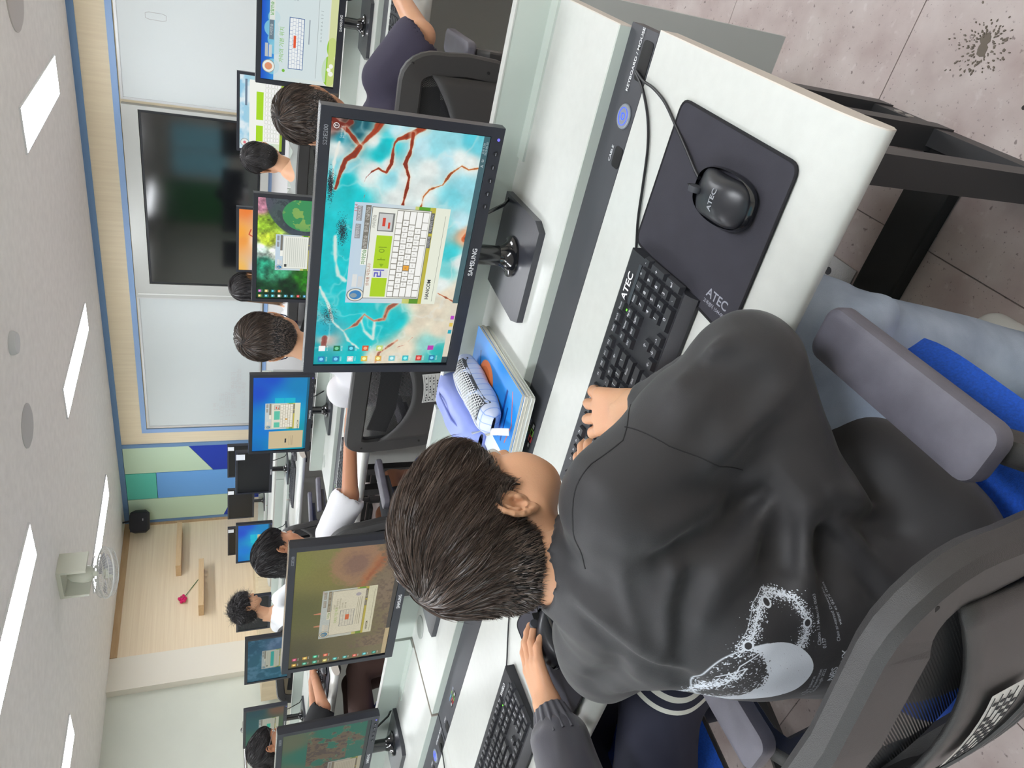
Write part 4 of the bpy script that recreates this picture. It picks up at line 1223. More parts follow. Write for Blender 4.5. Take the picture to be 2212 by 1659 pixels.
def keyboard(x, y, z, rz, label, level=1, maker='ATEC', off=0.0):
    t = thing('keyboard', label, 'keyboard', (x, y, z), rz)
    W, Dp = .432, .158
    def zt(yy): return .013 + (yy + .079) * .055
    prof = [(-.079, .001), (.079, .001), (.079, .020), (.073, .0225), (-.058, .0145), (-.062, .0165), (-.070, .0135), (-.079, .006)]
    MB().prism(prof, -W / 2, W / 2, axis='x').build('case', M_kb, t, angle=30)
    if level >= 2:
        for kx, ky, wd, hd, s in KEYS:
            k = (wd, hd)
            if k not in _kcache:
                b = MB(); key_shape(b, (0, 0, 0), wd, hd); o = b.build('key', M_key, t, smooth=False); _kcache[k] = o.data
            else: o = link('key', _kcache[k], t)
            o.location = (kx, ky, zt(ky) - .0005)
            o.rotation_euler = (.05, 0, 0)
        L = MB()
        for kx, ky, wd, hd, s in KEYS:
            if not s: continue
            sz = .0085 if len(s) == 1 else .0052
            v, tr = text_tris(s, sz, .01)
            zz = zt(ky) + .0071
            L.add([(p[0] + kx - .001, p[1] + ky + .001, zz + p[1] * .05) for p in v], [tuple(q) for q in tr])
        stuff(L.build('key_legends', mat('key print', (206, 208, 214), .6), t, smooth=False))
    else:
        b = MB()
        for kx, ky, wd, hd, s in KEYS: key_shape(b, (kx, ky, zt(ky) - .0005), wd, hd)
        stuff(b.build('keys', M_key, t, smooth=False))
    F = Matrix.Translation((.165, .058, .0235 - .0006)) @ Euler((.055, 0, 0)).to_matrix().to_4x4()
    lettering('maker_lettering', maker, .0175 if level == 2 and maker == 'ATEC' else .011, F, M_lbl, t, bold=.02)
    MB().box((.175, .043, .0218), (.062, .006, .0012), M=Euler((.055, 0, 0)).to_matrix()).build('light_window', mat('smoked window', (60, 62, 68), .25), t, smooth=False)
    MB().box((.135, .0415, .0222), (.003, .002, .001)).build('status_light', mat('green light', (110, 220, 60), .4, emit=1.2), t, smooth=False)
    return t

M_mouse = mat('mouse matt black', (40, 41, 46), .34, bump=.05, bscale=1500)
def mouse(x, y, z, rz, label, maker=True):
    t = thing('computer_mouse', label, 'mouse', (x, y, z), rz)
    def dome(u, v):
        a = (u * 2 - 1); yv = v * 2 - 1
        wd = .0295 * (1 - .10 * math.cos(yv * 2.2)) * max(.001, (1 - abs(yv) ** 3.4)) ** .42
        X = math.sin(a * PI / 2) * wd
        hz_ = .0335 * (1 - (yv + .18) ** 2 * .55)
        Z = .009 + max(0, hz_ - .009) * max(0, math.cos(a * PI / 2)) ** .55 * (max(0, 1 - abs(yv) ** 5)) ** .5
        return (X, yv * .053, Z)
    b = MB(); b.grid(dome, 20, 28); b.build('shell', M_mouse, t, angle=70)
    def skirt(u, v):
        a = 2 * PI * u
        yv = math.sin(a); s = .0315 * abs(math.cos(a)) ** .62 * (1 if math.cos(a) > 0 else -1)
        k = (1.0, 1.06, 1.05, .96)[min(3, int(v * 3 + .01))]
        return (s * k, yv * .055 * k, .0005 + .0125 * (1 - v) - (.0 if v < .9 else .0005))
    b = MB(); b.grid(skirt, 40, 3); b.build('base', mat('mouse glossy skirt', (26, 27, 32), .14, coat=.7), t, angle=70)
    MB().lathe([(.0001, -.0035), (.0085, -.0035), (.009, 0), (.0085, .0035), (.0001, .0035)], (0, .030, .0285), 20, M=Euler((0, PI / 2, 0)).to_matrix()).build('scroll_wheel', mat('wheel rubber', (58, 60, 66), .6), t)
    MB().bb((-.0006, .024, .012), (.0006, .0525, .0262)).build('button_gap', M_dark, t)
    if maker:
        v, tr = text_tris('ATEC', .0105, .02)
        b = MB(); b.add([(p[0], p[1] - .012, dome(.5 + math.asin(max(-1, min(1, p[0] / .030))) / PI, ((p[1] - .012) / .053 + 1) / 2)[2] + .0006) for p in v], [tuple(q) for q in tr])
        b.build('maker_lettering', mat('grey print'), t, smooth=False)
    return t

def mouse_pad(corners, z, label, words=True, holes=False):
    """corners: far-right, far-left, near-left, near-right in world x, y"""
    cx_ = sum(c[0] for c in corners) / 4; cy_ = sum(c[1] for c in corners) / 4
    t = thing('mouse_pad', label, 'mouse pad', (cx_, cy_, z))
    P = [Vector((c[0] - cx_, c[1] - cy_, 0)) for c in corners]
    out = []
    r = .016
    for i in range(4):
        a, b_, c = P[i - 1], P[i], P[(i + 1) % 4]
        d1 = (a - b_).normalized() * r; d2 = (c - b_).normalized() * r
        for k in range(6):
            s = k / 5; out.append(((b_ + d1) * (1 - s) ** 2 + b_ * 2 * s * (1 - s) + (b_ + d2) * s * s))
    poly = [(p.x, p.y) for p in out]
    MB().prism(poly, 0, .0028, axis='z').build('cloth', mat('pad cloth', (52, 51, 60), .85, bump=.5, bscale=1800, noise=.06, nscale=25), t)
    MB().tube([(p[0], p[1], .002) for p in poly], .0021, 6, closed=True).build('stitched_hem', mat('hem thread', (30, 29, 34), .9, bump=.8, bscale=1200), t)
    if words:
        ax = (P[3] - P[2]).normalized(); ay = (P[0] - P[3]).normalized()
        o = P[2] + ax * .030 + ay * .042
        ang = math.radians(-89)
        Mp = mat('pad print', (150, 152, 162), .8)
        flat_text('lettering', 'ATEC', .0165, o.x, o.y, .0032, Mp, t, sx=1.1, rz=ang, bold=.012)
        flat_text('lettering', '고객센터 1544-0000', .0062, o.x - .012, o.y - .002, .0032, Mp, t, rz=ang, bold=.015)
    return t

def cable(pts, label, r=.0021, name='cable'):
    # smooth the path
    P = [Vector(p) for p in pts]; Q = []
    n = len(P)
    for i in range(n - 1):
        p0, p1, p2, p3 = P[max(0, i - 1)], P[i], P[i + 1], P[min(n - 1, i + 2)]
        for k in range(6):
            s = k / 6
            Q.append(.5 * ((2 * p1) + (p2 - p0) * s + (2 * p0 - 5 * p1 + 4 * p2 - p3) * s * s + (3 * p1 - p0 - 3 * p2 + p3) * s ** 3))
    Q.append(P[-1])
    base = Q[0].copy(); b = MB(); b.tube([q - base for q in Q], r, 8)
    return tag(b.build(name, M_cable, None, loc=base), label, 'cable')

DZ = .7202
keyboard(-.577, .739, DZ, .020, 'black keyboard under the hand of the pupil in black', 2)
mouse_pad([(-.160, .846), (-.362, .846), (-.372, .594), (-.160, .600)], DZ, 'dark cloth mouse pad beside the nearest keyboard')
mouse(-.2325, .687, DZ + .003, math.radians(4), 'black mouse alone on the nearest mouse pad')
cable([(-.160, .985, .722), (-.166, .955, .7245), (-.168, .925, .7235), (-.176, .885, .7235), (-.195, .84, .7235), (-.212, .795, .7265), (-.224, .762, .730), (-.229, .742, .733)], 'thin black lead running down to the mouse on the nearest pad')
cable([(-.163, .985, .722), (-.176, .950, .7245), (-.205, .916, .7235), (-.241, .891, .7235), (-.289, .873, .7235), (-.335, .857, .7235), (-.372, .838, .7235), (-.40, .822, .730)], 'thin black lead lying behind the nearest keyboard')
keyboard(-1.512, .690, DZ, .045, 'black keyboard at the near left edge beside the jacket sleeve', 2, maker='SAVELO')
mouse_pad([(-1.000, .790), (-1.215, .815), (-1.205, .565), (-.985, .560)], DZ, 'dark mouse pad under the neighbouring pupil\'s hand', words=False)
mouse(-1.085, .690, DZ + .003, math.radians(-8), 'black mouse held in the neighbouring pupil\'s hand', maker=False)
cable([(-1.02, .96, .722), (-1.045, .90, .7235), (-1.074, .835, .7235), (-1.095, .805, .7235), (-1.150, .830, .7245), (-1.182, .871, .7255), (-1.160, .880, .7245), (-1.124, .832, .7255), (-1.095, .782, .7265), (-1.083, .745, .733)], 'looped black mouse lead on the desk left of the dark-haired head', r=.0017)
cable([(-1.06, .97, .722), (-1.11, .92, .7235), (-1.165, .876, .7235), (-1.25, .841, .7235), (-1.33, .80, .7235), (-1.36, .775, .730)], 'straight black keyboard lead behind the neighbouring mouse', r=.0017)
cable([(-1.96, .975, .722), (-1.965, .93, .7245), (-2.0, .88, .7235), (-2.06, .85, .7235), (-2.15, .83, .7235)], 'black lead leaving the desk slot at the near left edge', r=.0017)
# keyboards of the rows behind
keyboard(-.46, 2.53, DZ, 0, 'black keyboard under the arm of the boy in the dark navy shirt', 1)
keyboard(-1.45, 2.53, DZ, 0, 'black keyboard in front of the forest-picture monitor', 1)
keyboard(-2.44, 2.56, DZ, 0, 'black keyboard under the bare arm of the white-shirted pupil', 1)
mouse_pad([(-2.05, 2.62), (-2.24, 2.62), (-2.24, 2.40), (-2.05, 2.40)], DZ, 'dark mouse pad at the desk edge by the white-shirted pupil\'s wrist', words=False)
keyboard(-4.02, 2.52, DZ, 0, 'black keyboard under the hands of the girl in the black top', 1)
mouse_pad([(-3.70, 2.56), (-3.90, 2.56), (-3.96, 2.36), (-3.74, 2.36)], DZ, 'dark pad at the corner of the aisle desk', words=False)
mouse(-3.80, 2.47, DZ + .003, 0, 'black mouse on the corner of the aisle desk', maker=False)
keyboard(-4.12, 4.36, DZ, 0, 'black keyboard in front of the switched-off monitor', 1)
mouse(-3.80, 4.32, DZ, 0, 'black mouse beside the keyboard of the switched-off monitor', maker=False)
keyboard(-5.05, 4.36, DZ, 0, 'black keyboard in front of the plain blue monitor', 1)

# ================================================================ THINGS ON THE NEAR SHELF
SZ = .7382
def notebooks():
    Mp = mat('notebook paper edge', (214, 214, 204), .8, noise=.08, nscale=400, stretch=(1, 1, 30))
    cv = Canvas(400, 560, (34, 140, 224))
    cv.rect(0, 0, .22, 1, (226, 232, 240)); cv.ell(.6, .35, .22, .16, (232, 130, 70)); cv.ell(.62, .33, .12, .10, (200, 110, 60)); cv.ell(.5, .62, .15, .10, (226, 196, 160)); cv.rect(.3, .75, .85, .78, (20, 60, 140)); cv.rect(.3, .82, .7, .84, (20, 60, 140))
    cv.line([(.3, .2), (.45, .25), (.8, .15)], .012, (40, 60, 90)); cv.line([(.35, .9), (.6, .95), (.9, .85)], .01, (230, 90, 60))
    imc = cv.image('cover picture')
    Mc = image_mat('printed cover', imc, 0, .35)
    base = Vector((-.855, 1.11, 0)); rz = math.radians(3)
    specs = [(.206, .285, .007, 0, 'bottom pale notebook of the stack under the pencil cases', (214, 220, 214)), (.204, .282, .006, .012, 'second notebook of the stack, grey paper edge', (196, 200, 200)), (.203, .280, .007, -.008, 'third notebook of the stack, cream paper edge', (226, 222, 206)), (.200, .276, .006, .004, 'top notebook with a blue and orange picture cover', None)]
    z = SZ
    for k, (wd, hd, th, dr, lab, col) in enumerate(specs):
        t = thing('notebook', lab, 'notebook', (base.x + .002 * k, base.y, z), rz + dr, 'stacked notebooks')
        MB().bb((-wd / 2 + .001, -hd / 2 + .001, .0008), (wd / 2 - .001, hd / 2 - .001, th - .0008)).build('pages', Mp, t, smooth=False)
        cm = mat('notebook cover %d' % k, col or (40, 130, 210), .4)
        MB().rbox((0, 0, .0004), (wd, hd, .0008), r=.006).build('cover', cm, t); 
        if col is None:
            uv_quad('cover_picture', [(-wd / 2, hd / 2, th + .0003), (wd / 2, hd / 2, th + .0003), (wd / 2, -hd / 2, th + .0003), (-wd / 2, -hd / 2, th + .0003)], Mc, t)
            MB().rbox((0, 0, th - .0004), (wd, hd, .0008), r=.002).build('cover', mat('cover white', (236, 238, 238), .4), t)
        else: MB().rbox((0, 0, th - .0004), (wd, hd, .0008), r=.006).build('cover', cm, t)
        z += th + .0003
    return z
NZ = notebooks()

def pillow(L, Wd, H, n=1.0, bulge=.4, e1=4):
    def fn(u, v):
        a = 2 * PI * u
        x_ = (v * 2 - 1)
        k = max(0.0, 1 - abs(x_) ** e1) ** .35
        cy_ = math.cos(a); sz_ = math.sin(a)
        yy = (abs(cy_) ** .6) * (1 if cy_ > 0 else -1) * Wd / 2 * (.55 + .45 * k)
        zz = (abs(sz_) ** .75) * (1 if sz_ > 0 else -1) * H / 2 * (.12 + .88 * k)
        return (x_ * L / 2, yy, H / 2 + zz + .004 * math.sin(9 * x_ + 2 * a) * k * bulge)
    b = MB(); b.grid(fn, 28, 22); return b

def pencil_pouch():
    t = thing('pencil_case', 'plain periwinkle blue leatherette pencil case behind the mesh one', 'pencil case', (-.955, 1.205, SZ), math.radians(90 + 4))
    b = pillow(.255, .100, .080)
    b.build('case_body', mat('periwinkle leatherette', (140, 156, 226), .42, bump=.2, bscale=800, noise=.05, nscale=10), t, angle=80)
    MB().tube([(-.12, -.012, .060), (-.05, -.012, .083), (.05, -.012, .083), (.12, -.012, .060)], .0022, 6).build('zip', mat('blue zip', (110, 124, 196), .5), t)
    MB().box((-.112, -.030, .050), (.024, .003, .022), M=Euler((-.3, 0, 0)).to_matrix()).build('woven_label', mat('label grey', (196, 200, 206), .7), t)
pencil_pouch()

def mesh_case():
    t = thing('pencil_case', 'checked pencil case with a white mesh window, lying on the notebooks', 'pencil case', (-.842, 1.125, NZ), math.radians(90 + 1))
    m = bpy.data.materials.new('blue check fabric'); m.use_nodes = True
    nt = m.node_tree; bs = nt.nodes['Principled BSDF']; bs.inputs['Roughness'].default_value = .4
    tc = nt.nodes.new('ShaderNodeTexCoord')
    br = nt.nodes.new('ShaderNodeTexBrick'); br.offset = 0; br.inputs['Scale'].default_value = 26
    br.inputs['Color1'].default_value = rgb(206, 212, 232); br.inputs['Color2'].default_value = rgb(196, 206, 232); br.inputs['Mortar'].default_value = rgb(146, 172, 222)
    br.inputs['Mortar Size'].default_value = .03; br.inputs['Brick Width'].default_value = .5; br.inputs['Row Height'].default_value = .5
    nt.links.new(tc.outputs['Object'], br.inputs[0]); nt.links.new(br.outputs[0], bs.inputs['Base Color'])
    pillow(.225, .070, .052).build('case_body', m, t, angle=80)
    # mesh window: net strands over a dark lining
    def top(x_, y_):
        k = max(0.0, 1 - abs(x_ / .1125) ** 4) ** .35
        c_ = min(1, abs(y_) / (.035 * (.55 + .45 * k))) ** (1 / .6)
        return .026 + (max(0, 1 - c_ * c_) ** .5) ** .75 * .026 * (.12 + .88 * k)
    def inside(x_, y_): return abs(x_) < .082 and -.030 < y_ < .012 + .006 * math.sin(x_ * 40)
    lin_ = MB(); nx_, ny_ = 40, 14
    def lf(u, v):
        x_ = (u * 2 - 1) * .083; y_ = -.0338 + .044 * v
        return (x_, y_, top(x_, y_) + .0012)
    lin_.grid(lf, nx_, ny_)
    lin_.build('lining', mat('grey lining', (74, 76, 82), .8), t)
    nb = MB(); s = .0078
    for i in range(-11, 12):
        for j in range(-6, 5):
            cx_ = i * s + (j % 2) * s / 2; cy_ = -.009 + j * s * .62
            if not (abs(cx_) < .081 and -.0315 < cy_ < .011): continue
            pts = []
            for k in range(6):
                a = k * PI / 3 + PI / 6
                x_, y_ = cx_ + math.cos(a) * s * .5, cy_ + math.sin(a) * s * .40
                pts.append((x_, y_, top(x_, y_) + .002))
            nb.tube(pts, .00075, 3, closed=True)
    stuff(nb.build('mesh_window', mat('white net', (236, 238, 240), .5), t))
    MB().tube([(x_, .016 + .004 * math.sin(x_ * 40), top(x_, .016) + .002) for x_ in [(-.09 + .012 * k) for k in range(16)]], .0016, 6).build('window_piping', mat('white piping', (226, 228, 236), .5), t)
    MB().tube([(-.112 + .0, .020, .026), (-.105, .030, .030), (-.05, .034, .032), (.05, .034, .032), (.105, .030, .030), (.112, .02, .026)], .0026, 6).build('zip', mat('olive grey zip', (176, 176, 160), .5), t)
    MB().tube([(-.112, .016, .028), (-.125, .006, .018), (-.150, -.012, .008)], .004, 8, flat=(.014, .0015)).build('zip_tab', mat('white tab', (232, 232, 236), .5), t)
mesh_case()

t = thing('pencil_case', 'cream canvas pencil case on the desk across the aisle', 'pencil case', (-3.98, 2.70, DZ + .001), 0)
pillow(.24, .08, .06).build('case_body', mat('cream canvas', (226, 222, 196), .8, bump=.4, bscale=300), t, angle=80)
MB().tube([(-.11, 0, .05), (0, 0, .064), (.11, 0, .05)], .002, 6).build('zip', mat('cream zip', (190, 186, 160), .6), t)

# ================================================================ CHAIRS
M_cf = mat('chair black plastic', (58, 57, 57), .36, bump=.35, bscale=1400)
M_cp = mat('armrest grey polyurethane', (98, 96, 106), .36, bump=.3, bscale=1800, noise=.08, nscale=30)
M_blue_seat = mat('blue seat fabric', (30, 92, 206), .85, bump=.8, bscale=900, noise=.10, nscale=300)
M_cm = None
def net_mat():
    m = bpy.data.materials.new('black chair mesh'); m.use_nodes = True
    nt = m.node_tree; bs = nt.nodes['Principled BSDF']; bs.inputs['Base Color'].default_value = rgb(34, 34, 36); bs.inputs['Roughness'].default_value = .7
    tc = nt.nodes.new('ShaderNodeTexCoord'); sep = nt.nodes.new('ShaderNodeSeparateXYZ'); nt.links.new(tc.outputs['Object'], sep.inputs[0])
    def wave(o_, f_):
        a = nt.nodes.new('ShaderNodeMath'); a.operation = 'MULTIPLY'; a.inputs[1].default_value = f_; nt.links.new(o_, a.inputs[0])
        s = nt.nodes.new('ShaderNodeMath'); s.operation = 'SINE'; nt.links.new(a.outputs[0], s.inputs[0]); return s.outputs[0]
    mul = nt.nodes.new('ShaderNodeMath'); mul.operation = 'MULTIPLY'
    nt.links.new(wave(sep.outputs[0], 2 * PI / .0042), mul.inputs[0]); nt.links.new(wave(sep.outputs[2], 2 * PI / .0042), mul.inputs[1])
    gt = nt.nodes.new('ShaderNodeMath'); gt.operation = 'LESS_THAN'; gt.inputs[1].default_value = .45; nt.links.new(mul.outputs[0], gt.inputs[0])
    nt.links.new(gt.outputs[0], bs.inputs['Alpha'])
    return m
M_cm = net_mat()

def chair(x, y, rz, label, sticker=True, arms=True, light=False, bw=.235, top=.862, lean=.045):
    t = thing('office_chair', label, 'chair', (x, y, 0), rz, 'black mesh office chairs')
    # back: rounded upright frame curved around the sitter
    zb_, zt_ = .50, top
    def bk(u, z):      # u -1..1 across, z height -> y
        s = (z - zb_) / (zt_ - zb_)
        return -.185 - lean * s + .035 * u * u
    def bp(u, z, dy=0): return (u * bw, bk(u, z) + dy, z)
    path = []
    r = .30
    for u, z in ((-1, .60), (-1.02, .68), (-1.0, zt_ - .095)): path.append((u, z))
    for k in range(7):
        a = PI - k * PI / 12; path.append((-.80 + .20 * math.cos(a), zt_ - .07 + .07 * math.sin(a)))
    path += [(-.4, zt_ + .004), (0, zt_ + .006), (.4, zt_ + .004)]
    for k in range(7):
        a = PI / 2 - k * PI / 12; path.append((.80 + .20 * math.cos(a), zt_ - .07 + .07 * math.sin(a)))
    for u, z in ((1.0, zt_ - .095), (1.02, .68), (1, .60)): path.append((u, z))
    for k in range(6):
        a = -k * PI / 10; path.append((.72 + .26 * math.cos(a), .58 + .10 * math.sin(a)))
    path += [(.4, .475), (0, .47), (-.4, .475)]
    for k in range(6):
        a = -PI / 2 - k * PI / 10; path.append((-.72 + .26 * math.cos(a), .58 + .10 * math.sin(a)))
    b = MB()
    P = [bp(u, z) for u, z in path]; n = len(P); rings = []
    W2, T2 = .030, .015
    for i in range(n):
        a = Vector(P[i - 1]); c = Vector(P[(i + 1) % n]); p = Vector(P[i])
        d = (c - a).normalized(); nrm = Vector((0, -1, 0)); side = d.cross(nrm).normalized()
        W2_ = W2
        rings.append([p + side * s * W2_ + Vector((0, q, 0)) for s, q in ((-1, T2 * .5), (-1, -T2 * .5), (-.8, -T2), (.8, -T2), (1, -T2 * .5), (1, T2 * .5), (.8, T2), (-.8, T2))])
    b.add([q for rg in rings for q in rg], [(i * 8 + k, i * 8 + (k + 1) % 8, ((i + 1) % n) * 8 + (k + 1) % 8, ((i + 1) % n) * 8 + k) for i in range(n) for k in range(8)])
    b.build('back_frame', M_cf, t, angle=35)
    b = MB(); b.grid(lambda u, v: bp((u * 2 - 1) * .9, .64 + v * (zt_ - .02 - .64), .004), 16, 12); b.build('back_mesh', M_cm, t)
    # solid lower back panel with ribs
    def low(u, v):
        U_ = (u * 2 - 1); zt2 = .775 - .085 * (1 - U_ * U_)
        return bp(U_ * .90, .49 + v * (zt2 - .49), -.012 - .01 * (1 - U_ * U_))
    b = MB(); b.grid(low, 18, 10); o = b.build('lumbar_panel', M_cf, t, angle=70)
    md = o.modifiers.new('t', 'SOLIDIFY'); md.thickness = .006
    for k in range(3):
        b = MB(); b.tube([Vector(low(i / 16, .30 - .10 * k)) + Vector((0, -.003, 0)) for i in range(1, 16)], .0028, 6); b.build('rib', M_cf, t)
    # straps of the lumbar support behind the mesh
    MB().tube([bp(-.75, .78, .02), bp(-.3, .76, .03), bp(.3, .76, .03), bp(.75, .78, .02)], .02, 8, flat=(.07, .006), up=(0, 1, 0)).build('lumbar_strap', M_cf, t)
    if sticker:
        b = MB(); b.grid(lambda u, v: Vector(low(.46 + .27 * u, .53 + .29 * v)) + Vector((0, -.0045, 0)), 6, 3)
        o = b.build('inventory_sticker', mat('sticker paper', (222, 222, 218), .5), t)
        b = MB()
        for k in range(5):
            for (u0, u1) in ((.47, .72),):
                b.tube([Vector(low(u0 + (u1 - u0) * i / 4, .555 + .060 * k)) + Vector((0, -.0054, 0)) for i in range(5)], .0004, 4)
        for k in range(4):
            for i_ in range(9):
                if (i_ * 7 + k * 5) % 4 == 0: continue
                c_ = Vector(low(.485 + .026 * i_, .585 + .060 * k)) + Vector((0, -.0055, 0)); b.box(c_, (.0062, .0006, .0034))
        stuff(b.build('sticker_print', mat('sticker ink', (40, 40, 44), .6), o, smooth=False))
    for s in (-1, 1):
        for z_ in (.83, .62): MB().lathe([(.0001, 0), (.004, .0), (.004, .002)], Vector(bp(s * .99, z_)) + Vector((0, -.0155, 0)), 8, M=Euler((PI / 2, 0, 0)).to_matrix()).build('screw_hole', M_dark, t)
    # seat
    def seat(u, v):
        X = (u * 2 - 1); Y = (v * 2 - 1)
        e = (max(0, 1 - abs(X) ** 5) * max(0, 1 - abs(Y) ** 5)) ** .35
        sx = .230 * X * (1 - .20 * Y ** 4)
        fy = .045 + .210 * Y * (1 - .14 * X ** 4)
        return (sx, fy, .415 + .055 * e - .018 * max(0, Y) ** 3 + .010 * X * X)
    b = MB(); b.grid(seat, 22, 20); o = b.build('seat', M_blue_seat, t, angle=80)
    b = MB(); b.rbox((0, .04, .402), (.40, .36, .03), r=.09); b.build('seat_pan', M_cf, t)
    # armrests
    if arms:
        for s in (-1, 1):
            b = MB(); b.rbox((s * .255, .018, .648), (.066, .235, .026), r=.018, top=.008, n=5); b.build('armrest_pad', M_cp, t)
            b = MB(); b.tube([(s * .255, .05, .634), (s * .258, -.07, .628), (s * .262, -.10, .60), (s * .262, -.085, .50), (s * .25, -.03, .40), (s * .15, .0, .388)], .02, 8, flat=(.040, .026), up=(1, 0, 0)); b.build('armrest_bracket', M_cf, t)
    MB().tube([(0, -.20, .50), (0, -.16, .41), (0, -.02, .385)], .03, 8, flat=(.09, .018), up=(0, 1, 0)).build('back_bracket', M_cf, t)
    MB().lathe([(.028, .10), (.028, .26), (.018, .262), (.018, .39), (.05, .392), (.06, .40)], n=16).build('gas_column', mat('column black', (24, 24, 26), .35), t)
    for k in range(5):
        a = 2 * PI * k / 5 + .3; d = Vector((math.cos(a), math.sin(a), 0))
        MB().tube([d * .02 + Vector((0, 0, .12)), d * .15 + Vector((0, 0, .10)), d * .30 + Vector((0, 0, .075))], [.026, .022, .015], 8).build('base_leg', M_cf, t)
        cb = MB()
        for s in (-1, 1): cb.lathe([(.0001, -.008), (.025, -.008), (.027, 0), (.025, .008), (.0001, .008)], d * .30 + d.cross(Vector((0, 0, 1))) * s * .014 + Vector((0, 0, .0275)), 14, M=(d.cross(Vector((0, 0, 1)))).to_track_quat('Z', 'Y').to_matrix())
        cb.build('castor', mat('castor', (20, 20, 22), .4), t)
    return t

chair(-.572, .400, 0, 'near black office chair with a label on its back, pupil in black sitting in it', top=.835)
chair(-.615, 2.07, math.radians(2), 'black office chair of the boy in the dark navy shirt', top=.83)
chair(-1.40, 2.08, math.radians(-2), 'mesh-backed office chair of the pupil with the navy face mask')
chair(-2.36, 2.20, math.radians(-8), 'office chair of the white-shirted pupil reaching to his keyboard')
chair(-1.46, .46, math.radians(-8), 'office chair under the neighbouring pupil at the near left edge', arms=False)
chair(-3.78, 3.76, math.radians(-35), 'empty black mesh office chair with a white sticker')
chair(-2.20, 4.00, 0, 'far office chair of the long-haired girl')
chair(-1.42, 3.90, math.radians(5), 'far office chair of the boy in the grey hood')
chair(-4.05, 2.08, math.radians(-16), 'office chair with a blue seat under the girl in the black top')
chair(-4.86, 3.66, math.radians(-14), 'office chair of the curly-haired pupil')
chair(-5.35, 3.52, math.radians(60), 'office chair seen between the two dim monitors')
